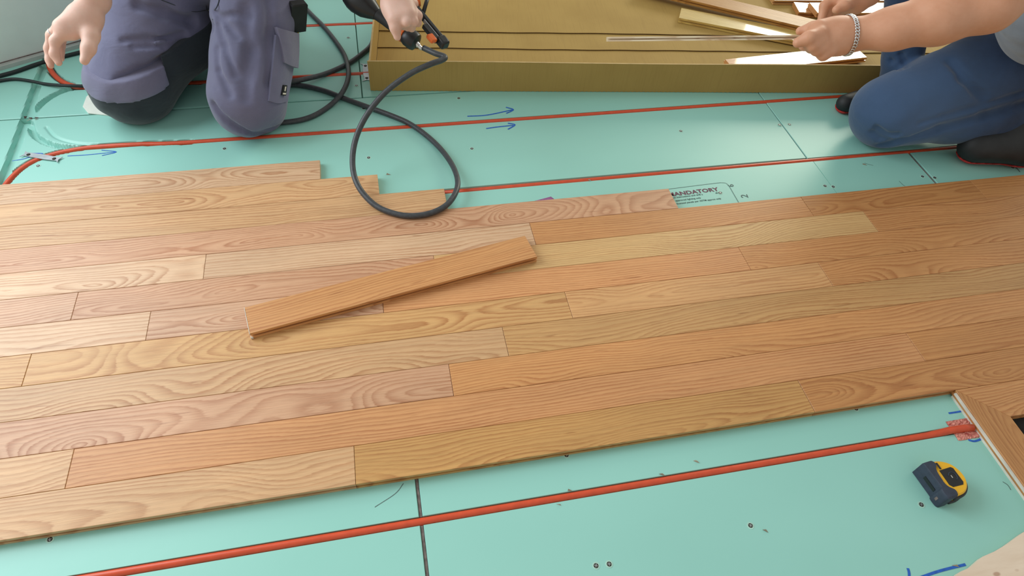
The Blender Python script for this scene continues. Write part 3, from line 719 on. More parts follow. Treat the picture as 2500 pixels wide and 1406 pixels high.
sc_ = MB().prism([(-0.8677, 1.9298, 0.0)[:2], (-0.8671, 1.9812, 0.0)[:2], (-0.857, 2.002, 0.0)[:2], (-0.7995, 1.9264, 0.0)[:2], (-0.7448, 1.8576, 0.0)[:2], (-0.7912, 1.8773, 0.0)[:2], (-0.8462, 1.8939, 0.0)[:2]], .0006, .004, bev=.001).build('foam_offcut', M['paper'])
tag(sc_, 'white foam offcut poking out beside the dark knee pad', 'foam')

# ---------------------------------------------------------------- pneumatic nailer held above the box
A0 = np.array((-0.0102, 1.847, 0.335)); A1 = np.array((0.1289, 1.7303, 0.272))   # handle axis: head end to hose end
nl_ = empty('nail_gun', tuple(A0), 0, label='black and orange pneumatic nailer gripped above the corner of the box', cat='nailer')
ax = (A1-A0); LN = np.linalg.norm(ax); ax = ax/LN
sd = np.cross(ax, (0, 0, 1.)); sd /= np.linalg.norm(sd); up = np.cross(sd, ax)
def NP(a, s, u): return A0+ax*a*LN+sd*s+up*u - A0
def NB(a0, a1, s0, s1, u0, u1, name, mat, bev=.003, skew=0.):
    mb = MB(); mb.box(0, 1, 0, 1, 0, 1)
    V = [tuple(NP(a0+(a1-a0)*x+skew*y, s0+(s1-s0)*y, u0+(u1-u0)*z)) for x, y, z in mb.V]
    o = mesh(name, V, mb.F, M[mat], nl_)
    md = o.modifiers.new('bevel', 'BEVEL'); md.width = bev; md.segments = 2; smooth_by_angle(o, 60); return o
def NTb(pts, r, name, mat, n=18, parent=None):
    o = MB().tube([NP(*p) for p in pts], r, n).build(name, M[mat], parent or nl_, smooth=True); smooth_by_angle(o, 45); return o
NTb([(-.22, -.004, .0), (-.12, -.004, 0), (-.02, -.002, 0), (.10, 0, 0), (.20, 0, 0), (.30, 0, 0)], [.030, .037, .038, .034, .026, .017], 'motor_head', 'black')
NTb([(.26, 0, 0), (.45, 0, 0), (.80, 0, 0)], [.0165, .0155, .0175], 'handle', 'black_matt')
cap_ = NTb([(.78, 0, 0), (.80, 0, 0), (.86, 0, 0), (.96, 0, 0), (1.0, 0, 0), (1.02, 0, 0)], [.0175, .022, .026, .0265, .024, .016], 'end_cap', 'black')
NTb([(.735, 0, 0), (.755, 0, 0), (.795, 0, 0), (.81, 0, 0)], [.0195, .0245, .0245, .020], 'cap_ring', 'orange')
NTb([(1.01, 0, -.002), (1.05, 0, -.004), (1.055, 0, -.004), (1.10, 0, -.006), (1.12, 0, -.006)], [.0075, .0075, .0055, .0055, .004], 'air_fitting', 'silver', 14)
B0 = np.array((0.1219, 1.703, 0.3988)); B1_ = np.array((0.189, 1.5833, 0.3548))
bx = B1_-B0; LB_ = np.linalg.norm(bx); bx /= LB_; bs = np.cross(bx, up); bs /= np.linalg.norm(bs); bu = np.cross(bs, bx)
def NM(a0, a1, s0, s1, u0, u1, name, mat, bev=.002):
    mb = MB(); mb.box(0, 1, 0, 1, 0, 1)
    V = [tuple(B0-A0+bx*LB_*(a0+(a1-a0)*x)+bs*(s0+(s1-s0)*y)+bu*(u0+(u1-u0)*z)) for x, y, z in mb.V]
    o = mesh(name, V, mb.F, M[mat], nl_)
    md = o.modifiers.new('bevel', 'BEVEL'); md.width = bev; md.segments = 2; smooth_by_angle(o, 60); return o
sg = 1 if (np.array((0.1238, 1.6025, 0.3496))-B0)@bs > 0 else -1
def SG(a, b): return (a*sg, b*sg) if sg > 0 else (b*sg, a*sg)
NM(.0, 1.02, *SG(-.005, .005), -.009, .009, 'magazine', 'black')
NM(.45, .92, *SG(.006, .009), -.005, .006, 'magazine_track', 'steel', .0004)
NM(.55, .96, *SG(.009, .024), -.006, .006, 'magazine_body', 'black')
NM(.90, 1.10, *SG(-.008, .016), -.012, .012, 'magazine_foot', 'black', .005)
NM(.80, .97, *SG(.020, .038), -.002, .010, 'release_latch', 'orange', .003)
NTb([(.62, -.006, -.002), (.80, -.026, -.002)], .007, 'handle_bridge', 'black')
NTb([(.30, .0, 0), (.42, -.026, .0), (.55, -.040, 0)], .008, 'trigger_guard', 'black')
R0 = np.array((0.1666, 1.7158, 0.4127))-A0; R1 = np.array((0.1454, 1.6702, 0.3837))-A0
MB().tube([tuple(R0), tuple(R1)], .0055, 8).build('guide_rail', M['black'], nl_, smooth=True)
o = MB().tube([tuple(np.array((0.1333, 1.724, 0.4121))-A0), tuple(np.array((0.1348, 1.6955, 0.3955))-A0)], [.011, .0095], 12).build('belt_hook', M['orange'], nl_, smooth=True)

# thin strip held edge-on in the fist
s0 = np.array((0.5758, 1.4437, 0.42)); s1 = np.array((1.0364, 1.3217, 0.47)); dv = s1-s0; Ls = np.linalg.norm(dv); dv /= Ls
cp = np.array((0, 0, 1.26424)); vw = (s0+s1)/2-cp; vw -= dv*(vw@dv); vw /= np.linalg.norm(vw); tn = np.cross(dv, vw); tn *= np.sign(tn[2])
hs = plank_mesh('held_plank', Ls, None, .0795, .0105); hs.materials.append(M['wood'])
o = bpy.data.objects.new('held_plank', hs); C.objects.link(o)
m3 = Matrix((tuple(dv)+(0,), tuple(vw)+(0,), tuple(tn)+(0,), (0, 0, 0, 1))).transposed(); m3.translation = Vector(s0-tn*.005)
o.matrix_world = m3; c_ = srgb(228, 212, 184); o.color = (c_[0], c_[1], c_[2], .1)
tag(o, 'thin pale plank held edge-on in the fist above the box', 'plank')
# ---------------------------------------------------------------- person kneeling in grey work trousers
P1 = empty('person', (-.5, 1.95, 0), label='person kneeling in grey work trousers, one hand on the nail gun, ring on the other', cat='person')
def bodypart(name, prims, h, mat, parent, fn=None, **kw):
    V, F = sdf_mesh(prims, h, fn)
    V = V-np.array(parent.location)
    o = mesh(name, V, F, M[mat], parent, smooth=True, **kw); return o
def fingers(pr, root, pts_list, rad, k=.006):
    for pts, r in zip(pts_list, rad):
        pr += chain(pts, r, k)
K1, K2 = (-.690, 1.890, .100), (-.360, 1.772, .100)
H1, H2 = (-.535, 2.12, .37), (-.270, 2.045, .40)
PEL = (-.41, 2.15, .40)
def wr(P, d):
    """soft cloth folds"""
    x, y, z = P[..., 0], P[..., 1], P[..., 2]
    f = .0022*np.sin(34*z+9*x+3*np.sin(17*x+5*y))*np.cos(21*x-13*y+2*np.sin(11*z))+.0014*np.sin(61*z-23*x+14*y+2*np.sin(29*x))
    return d+f
TR = (cone(K2, H2, .106, .124, .03)
      , cone(K1, H1, .112, .138, .03)
      , cone(H1, PEL, .13, .15, .06), cone(H2, PEL, .115, .15, .06)
      , cone((-.40, 2.10, .36), (-.40, 2.06, .46), .10, .15, .05)
      , cone(PEL, (-.40, 2.10, .60), .16, .165, .06)
      , cone(K1, (-.60, 2.25, .085), .100, .075, .03), cone(K2, (-.33, 2.17, .085), .098, .075, .03)
      , cone((-.66, 1.93, .12), (-.53, 2.05, .16), .09, .10, .05)
      , cone((-.60, 2.25, .09), H1, .08, .11, .05), cone((-.33, 2.17, .09), H2, .08, .10, .05))
def grooves(sp):
    out = []
    for pts, r, k in sp: out += [cone(pts[i], pts[i+1], r*2.5, r*2.5, k*.7, sub=True) for i in range(len(pts)-1)]
    return tuple(out)
GROOVES1 = (
 ([(-0.657, 1.8594, 0.2465), (-0.5969, 1.8665, 0.2418), (-0.5143, 1.9247, 0.2185)], .0035, .014),
 ([(-0.6346, 1.8503, 0.2323), (-0.564, 1.8752, 0.2153), (-0.5147, 1.9219, 0.1973)], .0030, .013),
 ([(-0.6783, 1.7913, 0.1567), (-0.6261, 1.8139, 0.1646), (-0.5751, 1.8534, 0.1718), (-0.5209, 1.9134, 0.1845)], .0085, .022),
 ([(-0.6653, 1.7892, 0.1482), (-0.6096, 1.8185, 0.1516), (-0.5614, 1.865, 0.1323)], .004, .018),
 ([(-0.6005, 1.9117, 0.3182), (-0.5448, 1.9143, 0.2913), (-0.4889, 1.9584, 0.2413), (-0.4214, 1.8639, 0.2767)], .006, .020),
 ([(-0.4023, 1.8687, 0.3134), (-0.384, 1.8368, 0.3095), (-0.3455, 1.7871, 0.2817)], .003, .015),
 ([(-0.3961, 1.8492, 0.307), (-0.3482, 1.8268, 0.3236), (-0.3065, 1.8176, 0.3197)], .003, .014),
 ([(-0.3988, 1.8362, 0.293), (-0.3878, 1.7869, 0.2602), (-0.3647, 1.7259, 0.2092)], .003, .018),
 ([(-0.4117, 1.7956, 0.2443), (-0.4115, 1.7525, 0.2082), (-0.3883, 1.6916, 0.1693)], .003, .016),
 ([(-0.4421, 1.7056, 0.1311), (-0.4176, 1.6781, 0.1012), (-0.3798, 1.6693, 0.0658), (-0.3309, 1.6857, 0.0379), (-0.2779, 1.7324, 0.0221)], .0045, .013),
 ([(-0.4122, 1.6752, 0.1002), (-0.3705, 1.6708, 0.0582), (-0.3261, 1.713, 0.0113)], .0030, .010),
 ([(-0.2542, 1.8544, 0.3468), (-0.2596, 1.8077, 0.2779), (-0.2856, 1.7266, 0.1781)], .003, .03),
 ([(-0.3136, 1.832, 0.3377), (-0.3206, 1.7657, 0.2566), (-0.3451, 1.6813, 0.1601)], .003, .035),
)
LEGS = bodypart('trousers', list(TR)+list(grooves(GROOVES1)), .0055, 'trousers', P1, wr)
# rolled band and dark knee pad at the left; inner-leg part is painted shade
def shell(prims, mask, grow):
    def fn(P, d):
        d = wr(P, d)-grow
        return np.maximum(d, mask(P))
    return fn
def slab(n, a, b):
    n = np.array(n, float); n /= np.linalg.norm(n)
    return lambda P: np.maximum(P@n-b, a-P@n)
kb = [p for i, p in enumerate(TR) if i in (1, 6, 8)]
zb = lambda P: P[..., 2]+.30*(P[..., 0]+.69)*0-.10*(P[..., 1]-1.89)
bodypart('hem_band', kb, .0045, 'trousers_band', P1, shell(kb, lambda P: np.maximum(np.maximum(zb(P)-.176, .122-zb(P)), P[..., 0]+.575), .0085))
bodypart('knee_pad_leg_shade', kb, .0045, 'kneepad', P1, shell(kb, lambda P: np.maximum(zb(P)-np.where(P[..., 0] > -.58, .20, .128), P[..., 1]-2.10), .0055))
# seams, pocket and patch, laid on the cloth
def seam(name, pts, r, mat, parent, n=6):
    P = spline(pts, n)-np.array(parent.location)
    return MB().tube(P, r, 6).build(name, M[mat], parent, smooth=True)
seam('fly_seam', [(-0.4409, 1.9916, 0.2929), (-0.4539, 2.0087, 0.2592), (-0.4513, 2.0171, 0.2424), (-0.4017, 1.8717, 0.3165), (-0.3873, 1.8706, 0.3349), (-0.3812, 1.879, 0.3487)], .0014, 'kneepad', P1)
seam('crotch_seam', [(-0.449, 2.0072, 0.2684), (-0.4535, 2.0134, 0.2457), (-0.451, 2.0172, 0.231), (-0.411, 1.8608, 0.2945)], .0013, 'kneepad', P1)
seam('hip_seam', [(-0.5732, 1.9285, 0.3384), (-0.5215, 1.9346, 0.3057), (-0.4828, 1.9675, 0.2657), (-0.4538, 2.0131, 0.2446)], .0011, 'kneepad', P1)
def patch(name, grid, mat, parent, thick=.003, lift=.001):
    """quilt laid on the cloth: grid of surface points (rows x cols)"""
    G_ = np.array(grid, float); r, c = G_.shape[:2]
    # refine
    R_ = []
    for row in G_: R_.append(spline(row, 4))
    R_ = np.array(R_); R_ = np.array([spline(R_[:, j], 4) for j in range(R_.shape[1])]).transpose(1, 0, 2)
    du = np.gradient(R_, axis=1); dv_ = np.gradient(R_, axis=0); N_ = np.cross(du, dv_); N_ /= np.linalg.norm(N_, axis=2)[..., None]+1e-9
    if (N_*(cp-R_)).sum() < 0: N_ = -N_
    a, b = R_.shape[:2]; top = R_+N_*(thick+lift); bot = R_-N_*.004
    # soften the rim
    V = list((top-np.array(parent.location)).reshape(-1, 3))+list((bot-np.array(parent.location)).reshape(-1, 3)); F = []
    for i in range(a-1):
        for j in range(b-1):
            q = i*b+j; F.append((q, q+1, q+b+1, q+b)); F.append(tuple(x+a*b for x in (q+b, q+b+1, q+1, q)))
    rim = [j for j in range(b)]+[i*b+b-1 for i in range(1, a)]+[(a-1)*b+j for j in range(b-2, -1, -1)]+[i*b for i in range(a-2, 0, -1)]
    for i in range(len(rim)): u, v = rim[i], rim[(i+1) % len(rim)]; F.append((v, u, u+a*b, v+a*b))
    o = mesh(name, V, F, M[mat], parent, smooth=True); smooth_by_angle(o, 50); return o
pk = patch('cargo_pocket', [[(-0.2515, 1.8098, 0.2703), (-0.2278, 1.8257, 0.2417), (-0.2128, 1.8577, 0.2164)],
                            [(-0.2722, 1.7547, 0.2044), (-0.2475, 1.7751, 0.1814), (-0.2304, 1.8362, 0.1452)],
                            [(-0.2937, 1.6939, 0.1399), (-0.2736, 1.7074, 0.1211), (-0.2535, 1.7429, 0.1009)]], 'trousers', P1, .0045)
patch('pocket_flap', [[(-0.2485, 1.8215, 0.2866), (-0.2264, 1.8368, 0.2675), (-0.2035, 1.8871, 0.2312)],
                      [(-0.2457, 1.8021, 0.2438), (-0.2271, 1.8214, 0.2216), (-0.212, 1.8717, 0.1838)],
                      [(-0.2479, 1.7819, 0.203), (-0.2313, 1.809, 0.1752), (-0.2205, 1.8386, 0.1485)]], 'trousers_band', P1, .0100)
LB = patch('label_patch', [[(-0.2571, 1.7487, 0.1528), (-0.2493, 1.762, 0.1423)], [(-0.2646, 1.7262, 0.1347), (-0.2558, 1.7398, 0.1237)]], 'black', P1, .0075)
patch('label_mark', [[(-0.2545, 1.7509, 0.1459), (-0.2523, 1.7548, 0.1432)], [(-0.2576, 1.7412, 0.1378), (-0.256, 1.7432, 0.135)]], 'edge_white', P1, .0085)
patch('label_mark', [[(-0.2614, 1.7336, 0.1377), (-0.2553, 1.743, 0.1296)], [(-0.2625, 1.7303, 0.1346), (-0.2563, 1.7392, 0.1269)]], 'edge_white', P1, .0085)
# pouch on the outer thigh
o = MB().box(-.024, .024, -.012, .012, -.045, .045, bev=.004).build('tool_pouch', M['black_matt'], P1); o.location = Vector((-0.2077, 1.8677, 0.2446))+Vector((.016, .03, .03))-P1.location; o.rotation_euler = (.2, .15, .5)
o2 = MB().tube([(.005, 0, -.04), (.004, 0, -.062)], [.005, .003], 8).build('pouch_clip', M['yellow'], o)
# boots behind
for A_, s in (((-.60, 2.30, .06), 1), ((-.33, 2.24, .06), 1)):
    a = np.array(A_); bodypart('boot', [cone(a, a+(.0, .16, -.005), .052, .047, .02), cone(a+(0, .10, 0), a+(0, .13, .0), .05, .05, .02), cone(a, a+(0, -.03, .04), .055, .05, .02)], .007, 'black_matt', P1)
SH = [cone((-.40, 2.12, .52), (-.40, 2.06, .72), .165, .175, .06, (0, 1, 0), .72), cone((-.40, 2.05, .72), (-.40, 2.00, .88), .175, .165, .06, (0, 1, 0), .7),
      cone((-.57, 1.99, .90), (-.23, 1.99, .90), .075, .075, .06), cone((-.60, 1.98, .89), (-.72, 1.93, .74), .07, .06, .03), cone((-.20, 1.98, .89), (-.15, 1.96, .74), .07, .06, .03)]
bodypart('shirt', SH, .009, 'shirt_dark', P1, wr)
B1 = []
# arms: shoulder, elbow, wrist
WL = (-0.6452, 1.7586, 0.4124); WR = (0.0762, 1.6837, 0.4319)
B1 += chain([(-.60, 1.98, .88), (-.76, 1.90, .68), WL], [.052, .044, .032], .03)
B1 += chain([(-.20, 1.98, .88), (-.10, 1.90, .62), WR], [.052, .044, .031], .03)
B1 += [cone((-.40, 2.05, .75), (-.40, 2.02, .88), .12, .10, .05, (0, 1, 0), .7), cone((-.60, 1.98, .88), (-.20, 1.98, .88), .045, .045, .05)]
B1 += [cone((-.40, 1.98, .90), (-.40, 1.90, 1.02), .055, .052, .03), cone((-.40, 1.885, 1.10), (-.40, 1.83, 1.13), .085, .082, .03, (1, 0, 0), .86), cone((-.40, 1.83, 1.06), (-.40, 1.80, 1.035), .058, .036, .03, (1, 0, 0), .9),
       cone((-.40, 1.757, 1.10), (-.40, 1.735, 1.068), .008, .013, .012), cone((-.372, 1.772, 1.10), (-.372, 1.760, 1.10), .014, .012, .008, sub=True), cone((-.428, 1.772, 1.10), (-.428, 1.760, 1.10), .014, .012, .008, sub=True),
       cone((-.37, 1.772, 1.10), (-.37, 1.774, 1.10), .011, .011, .003), cone((-.43, 1.772, 1.10), (-.43, 1.774, 1.10), .011, .011, .003),
       cone((-.418, 1.762, 1.038), (-.382, 1.762, 1.038), .0065, .0065, .004), cone((-.325, 1.87, 1.105), (-.322, 1.875, 1.075), .016, .011, .008, (1, 0, 0), .4), cone((-.475, 1.87, 1.105), (-.478, 1.875, 1.075), .016, .011, .008, (1, 0, 0), .4)]
# free hand hanging at the left, back of the hand towards the camera
hL = []
hL += [cone(WL, (-0.668, 1.7123, 0.3956), .031, .030, .02), cone((-0.6809, 1.7069, 0.3949), (-0.7136, 1.6805, 0.3856), .026, .021, .02), cone((-0.6585, 1.7076, 0.3873), (-0.6972, 1.6777, 0.3738), .027, .020, .02), cone((-0.6811, 1.7156, 0.3756), (-0.714, 1.7048, 0.3661), .026, .022, .02)]
hL += chain([(-0.7092, 1.6705, 0.3784), (-0.7336, 1.6586, 0.3632), (-0.7413, 1.6404, 0.34), (-0.7363, 1.628, 0.3243)], [.0150, .0115, .0100, .0082], .010)
hL += chain([(-0.7196, 1.6944, 0.3826), (-0.75, 1.6915, 0.3604), (-0.765, 1.6792, 0.3338), (-0.7685, 1.6628, 0.3129), (-0.7671, 1.6516, 0.3041)], [.0150, .0115, .0100, .0090, .0075], .008)
hL += chain([(-0.724, 1.718, 0.3615), (-0.7561, 1.7198, 0.3297), (-0.7553, 1.7045, 0.3108), (-0.7521, 1.685, 0.302)], [.0140, .0110, .0098, .0080], .008)
hL += chain([(-0.7286, 1.746, 0.3508), (-0.7617, 1.7493, 0.3133), (-0.7605, 1.7362, 0.3028)], [.0130, .0105, .0088], .008)
hL += chain([(-0.6533, 1.7138, 0.3869), (-0.6549, 1.6664, 0.3674), (-0.6599, 1.635, 0.3536), (-0.6707, 1.6096, 0.3369)], [.0230, .0175, .0145, .0105], .014)
B1 += hL
# hand closed on the nailer handle
hR = [cone(WR, (0.078, 1.6393, 0.4222), .031, .033, .02), cone((0.0683, 1.6444, 0.4242), (0.0741, 1.6031, 0.4113), .028, .025, .018), cone((0.0962, 1.6437, 0.4298), (0.1032, 1.6053, 0.4195), .028, .023, .018)]
hR += chain([(0.0721, 1.6035, 0.4112), (0.0686, 1.5868, 0.3966), (0.0715, 1.5783, 0.3772)], [.0165, .0135, .0095], .007)
hR += chain([(0.091, 1.6061, 0.4175), (0.0977, 1.5832, 0.4133), (0.0912, 1.6056, 0.3908), (0.085, 1.6381, 0.3768)], [.0145, .0122, .0100, .0085], .005)
hR += chain([(0.1047, 1.6115, 0.4183), (0.1153, 1.5902, 0.4098), (0.1105, 1.6073, 0.3834), (0.1008, 1.6333, 0.3697)], [.0138, .0116, .0096, .0085], .005)
hR += chain([(0.1148, 1.6289, 0.4217), (0.129, 1.6132, 0.4121), (0.1279, 1.6233, 0.3872), (0.1189, 1.6459, 0.371)], [.0130, .0108, .0090, .0080], .005)
hR += chain([(0.0977, 1.6657, 0.4219), (0.121, 1.6916, 0.4024), (0.1267, 1.6985, 0.3765)], [.0190, .0145, .0105], .010)
B1 += hR
bodypart('body', B1, .0036, 'skin_pale', P1)
bodypart('hair', [cone((-.40, 1.90, 1.135), (-.40, 1.865, 1.15), .088, .082, .02, (1, 0, 0), .88), cone((-.40, 1.81, 1.16), (-.40, 1.80, 1.165), .06, .05, .03, (1, 0, 0), .9)], .008, 'hair', P1,
         lambda P, d: np.maximum(d, (1.105+.9*np.maximum(1.86-P[..., 1], 0))-P[..., 2]))
rg = np.array((-0.7421, 1.6747, 0.3746)); f0, f1 = np.array((-0.7196, 1.6944, 0.3826)), np.array((-0.75, 1.6915, 0.3604)); fa = (f1-f0)/np.linalg.norm(f1-f0); fc = f0+(f1-f0)*.80
u_ = np.cross(fa, (0, 0, 1.)); u_ /= np.linalg.norm(u_); v_ = np.cross(fa, u_)
rr = MB(); rr.tube([fc+.0128*(math.cos(a)*u_+math.sin(a)*v_)-np.array(P1.location) for a in np.linspace(0, 2*PI, 25)], .0016, 8); rr.build('ring', M['silver'], P1, smooth=True)

# ---------------------------------------------------------------- person kneeling in blue jeans
P2 = empty('person', (1.9, 1.5, 0), label='person kneeling in blue jeans with a silver bracelet, holding a thin plank', cat='person')
KN = (1.548, 1.478, .108); HP = (2.10, 1.52, .300); PV = (2.17, 1.60, .30)
JN = (cone(KN, HP, .110, .142, .03), cone(KN, (2.02, 1.38, .115), .090, .085, .03), cone((1.75, 1.46, .13), (2.1, 1.46, .20), .09, .12, .05)
      , cone((2.02, 1.40, .11), (2.12, 1.38, .11), .078, .070, .03)
      , cone(HP, PV, .13, .15, .06), cone(PV, (2.15, 1.60, .45), .16, .16, .06)
      , cone(PV, (1.60, 1.73, .475), .14, .088, .05), cone((1.60, 1.73, .475), (1.695, 1.640, .085), .080, .054, .03))
def wr2(P, d):
    x, y, z = P[..., 0], P[..., 1], P[..., 2]
    return d+.0020*np.sin(30*x+20*z+3*np.sin(14*y+9*x))*np.cos(17*z-11*x)+.0012*np.sin(57*x-31*z+2*np.sin(23*z))
GROOVES2 = (
 ([(1.4629, 1.4102, 0.0866), (1.4879, 1.3923, 0.072), (1.5238, 1.3746, 0.0761)], .004, .010),
 ([(1.4631, 1.4068, 0.1085), (1.4925, 1.3833, 0.0919), (1.5165, 1.3716, 0.1031)], .004, .010),
 ([(1.5095, 1.3993, 0.0398), (1.5411, 1.371, 0.0787), (1.6389, 1.3623, 0.1171), (1.7562, 1.352, 0.1631), (1.8739, 1.3523, 0.1965)], .005, .020),
 ([(1.5666, 1.3699, 0.1413), (1.6301, 1.3693, 0.1611), (1.7453, 1.3653, 0.1932), (1.8606, 1.367, 0.2295)], .0025, .012),
 ([(1.6154, 1.6381, 0.1804), (1.5621, 1.5316, 0.2204)], .004, .012),
 ([(1.6626, 1.4795, 0.2732), (1.6749, 1.4213, 0.2549), (1.7385, 1.3744, 0.2127)], .004, .025),
 ([(1.6242, 1.6215, 0.2112), (1.6384, 1.6095, 0.1934), (1.5755, 1.5316, 0.2265)], .004, .010),
)
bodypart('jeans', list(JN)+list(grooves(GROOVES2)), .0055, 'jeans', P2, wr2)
def shoe(pr, sole_cut, name='shoe', h=.005, red=None):
    o = bodypart(name, pr, h, 'black_matt', P2)
    lo = [cone(p[0], p[1], p[2]+.004, p[3]+.004, p[4]) for p in pr]
    V, F = sdf_mesh(lo, h, lambda P, d: np.maximum(d, P[..., 2]-sole_cut)); V = V-np.array(P2.location)
    mesh('sole', V, F, M['red'], o, smooth=True); return o
shoe([cone((1.800, 1.345, .055), (1.95, 1.325, .072), .050, .066, .03), cone((1.95, 1.325, .072), (2.10, 1.36, .09), .066, .055, .03), cone((1.93, 1.36, .10), (2.05, 1.38, .13), .065, .06, .04)], .020)
o = mesh('x', [(0, 0, 0), (0, 0, .01), (0, .01, 0)], [(0, 1, 2)], M['red']); bpy.data.objects.remove(o)
shoe([cone((1.530, 1.640, .030), (1.64, 1.668, .032), .030, .032, .02), cone((1.64, 1.655, .032), (1.76, 1.660, .034), .032, .035, .02)], .013)
SH2 = [cone((2.16, 1.56, .42), (1.95, 1.47, .60), .165, .165, .06), cone((1.95, 1.47, .60), (1.78, 1.44, .76), .165, .155, .06), cone((1.8185, 1.3979, 0.452), (1.7362, 1.3619, 0.5355), .135, .14, .06),
       cone((1.72, 1.29, .80), (1.76, 1.62, .80), .07, .07, .06), cone((1.70, 1.28, .80), (1.58, 1.25, .72), .065, .058, .03), cone((1.75, 1.63, .80), (1.66, 1.68, .70), .065, .058, .03)]
bodypart('shirt', SH2, .007, 'shirt', P2, wr2)
B2 = []
W2 = (1.1151, 1.2893, 0.4893); E2 = (1.3738, 1.2086, 0.5919); WB = (1.3309, 1.5406, 0.4612)
B2 += chain([(1.70, 1.28, .80), E2], [.056, .052], .03)
B2 += chain([E2, (1.2768, 1.2322, 0.5569), (1.1964, 1.2565, 0.5197), W2], [.054, .057, .044, .036], .03)
B2 += chain([(1.75, 1.63, .80), (1.62, 1.72, .58), WB], [.052, .046, .032], .03)
B2 += [cone((1.80, 1.45, .76), (1.72, 1.45, .84), .11, .07, .05), cone((1.70, 1.28, .80), (1.75, 1.63, .80), .045, .045, .05), cone((1.72, 1.45, .84), (1.62, 1.44, .93), .054, .050, .03),
       cone((1.60, 1.44, .99), (1.55, 1.44, 1.01), .085, .082, .03, (0, 1, 0), .86), cone((1.54, 1.44, .945), (1.505, 1.44, .925), .058, .037, .03, (0, 1, 0), .9), cone((1.470, 1.44, .985), (1.445, 1.44, .955), .008, .013, .012),
       cone((1.475, 1.412, .985), (1.463, 1.412, .985), .013, .012, .008, sub=True), cone((1.475, 1.468, .985), (1.463, 1.468, .985), .013, .012, .008, sub=True),
       cone((1.478, 1.412, .985), (1.480, 1.412, .985), .011, .011, .003), cone((1.478, 1.468, .985), (1.480, 1.468, .985), .011, .011, .003),
       cone((1.470, 1.425, .925), (1.470, 1.455, .925), .006, .006, .004), cone((1.575, 1.365, .985), (1.58, 1.362, .955), .016, .011, .008, (0, 1, 0), .4), cone((1.575, 1.515, .985), (1.58, 1.518, .955), .016, .011, .008, (0, 1, 0), .4)]
# near hand, fist pinching the plank
B2 += [cone(W2, (1.0845, 1.2939, 0.4862), .035, .037, .02), cone((1.0906, 1.3025, 0.4947), (1.0416, 1.3048, 0.4989), .030, .022, .02), cone((1.0879, 1.2841, 0.479), (1.0468, 1.2738, 0.4745), .032, .024, .02), cone((1.0782, 1.2984, 0.482), (1.043, 1.2958, 0.4852), .034, .028, .02)]
B2 += chain([(1.0271, 1.2796, 0.5012), (0.9964, 1.2696, 0.4993), (0.9765, 1.2748, 0.4861)], [.0175, .0150, .0120], .010)
B2 += chain([(1.0327, 1.2729, 0.4904), (1.0104, 1.2637, 0.4844), (1.0067, 1.288, 0.4707), (1.0278, 1.3072, 0.4649)], [.0165, .0145, .0120, .010], .008)
B2 += chain([(1.0418, 1.2639, 0.4784), (1.0251, 1.262, 0.4732), (1.0277, 1.2887, 0.4628), (1.0479, 1.3049, 0.4609)], [.0160, .0140, .0118, .010], .007)
B2 += chain([(1.0572, 1.2581, 0.4705), (1.0444, 1.2578, 0.4609), (1.0503, 1.286, 0.4525), (1.0648, 1.3001, 0.4542)], [.0150, .0130, .0108, .009], .007)
B2 += chain([(1.078, 1.3262, 0.4916), (1.044, 1.3299, 0.4871), (1.0199, 1.3396, 0.4767)], [.0190, .0150, .0108], .012)
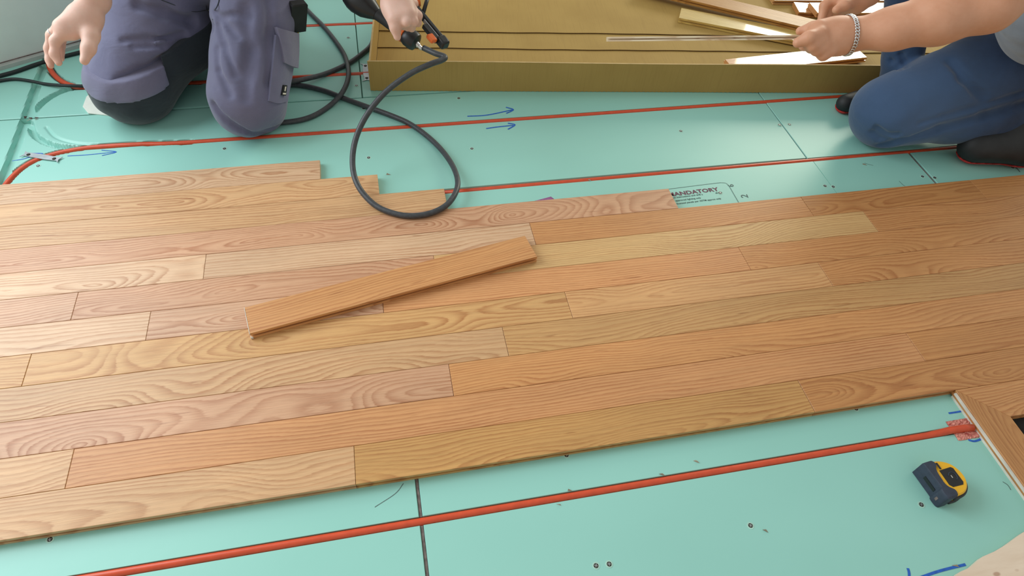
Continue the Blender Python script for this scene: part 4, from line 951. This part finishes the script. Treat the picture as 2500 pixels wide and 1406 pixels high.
# far hand
B2 += [cone(WB, (1.2907, 1.5314, 0.4447), .031, .030, .02), cone((1.2914, 1.5364, 0.449), (1.2406, 1.5314, 0.4467), .028, .022, .02), cone((1.2956, 1.527, 0.4422), (1.252, 1.5322, 0.4368), .026, .020, .02)]
B2 += chain([(1.2357, 1.5358, 0.4492), (1.2059, 1.528, 0.4363), (1.1954, 1.506, 0.4093)], [.0160, .0130, .0100], .009)
B2 += chain([(1.2484, 1.5381, 0.4408), (1.2224, 1.5278, 0.4266), (1.2208, 1.5172, 0.4045)], [.0150, .0125, .0100], .006)
B2 += chain([(1.2635, 1.5415, 0.4339), (1.2413, 1.527, 0.417), (1.2442, 1.5241, 0.4021)], [.0150, .0120, .0095], .006)
B2 += chain([(1.2792, 1.5483, 0.4298), (1.2634, 1.5324, 0.4132), (1.2669, 1.5328, 0.4012)], [.0140, .0112, .009], .006)
B2 += chain([(1.2708, 1.5138, 0.4521), (1.2342, 1.4928, 0.453), (1.2106, 1.4842, 0.4473)], [.0180, .0145, .0110], .009)
bodypart('body', B2, .0036, 'skin', P2)
bodypart('hair', [cone((1.615, 1.44, 1.025), (1.585, 1.44, 1.035), .088, .082, .02, (0, 1, 0), .88), cone((1.53, 1.44, 1.05), (1.52, 1.44, 1.05), .055, .05, .03, (0, 1, 0), .9)], .008, 'hair', P2,
         lambda P, d: np.maximum(d, (1.0+.9*np.maximum(1.56-P[..., 0], 0))-P[..., 2]))
# curb-chain bracelet
W2v = np.array(W2); hnd = np.array((1.0845, 1.2939, 0.4862)); ax_ = (W2v-hnd)/np.linalg.norm(W2v-hnd)
u_ = np.cross(ax_, (0, 0, 1.)); u_ /= np.linalg.norm(u_); v_ = np.cross(ax_, u_)
br = empty('bracelet'); br.parent = P2
nk = 40; 
for k in range(nk):
    a = 2*PI*k/nk; r_ = math.cos(a)*u_+math.sin(a)*v_; tg = -math.sin(a)*u_+math.cos(a)*v_
    rs = np.linspace(.025, .065, 60); fd = field(B2, W2v-ax_*.002+rs[:, None]*r_); Rb = rs[np.argmax(fd > 0)]+.0024
    c0 = W2v-ax_*.002+r_*Rb-np.array(P2.location); e1 = tg*.8+ax_*.6; e1 /= np.linalg.norm(e1); e2 = np.cross(e1, r_)
    mb = MB(); mb.tube([c0+.0058*math.cos(b)*e1+.0034*math.sin(b)*e2 for b in np.linspace(0, 2*PI, 11)], .0015, 5)
    mb.build('chain_link', M['silver'], br, smooth=True)
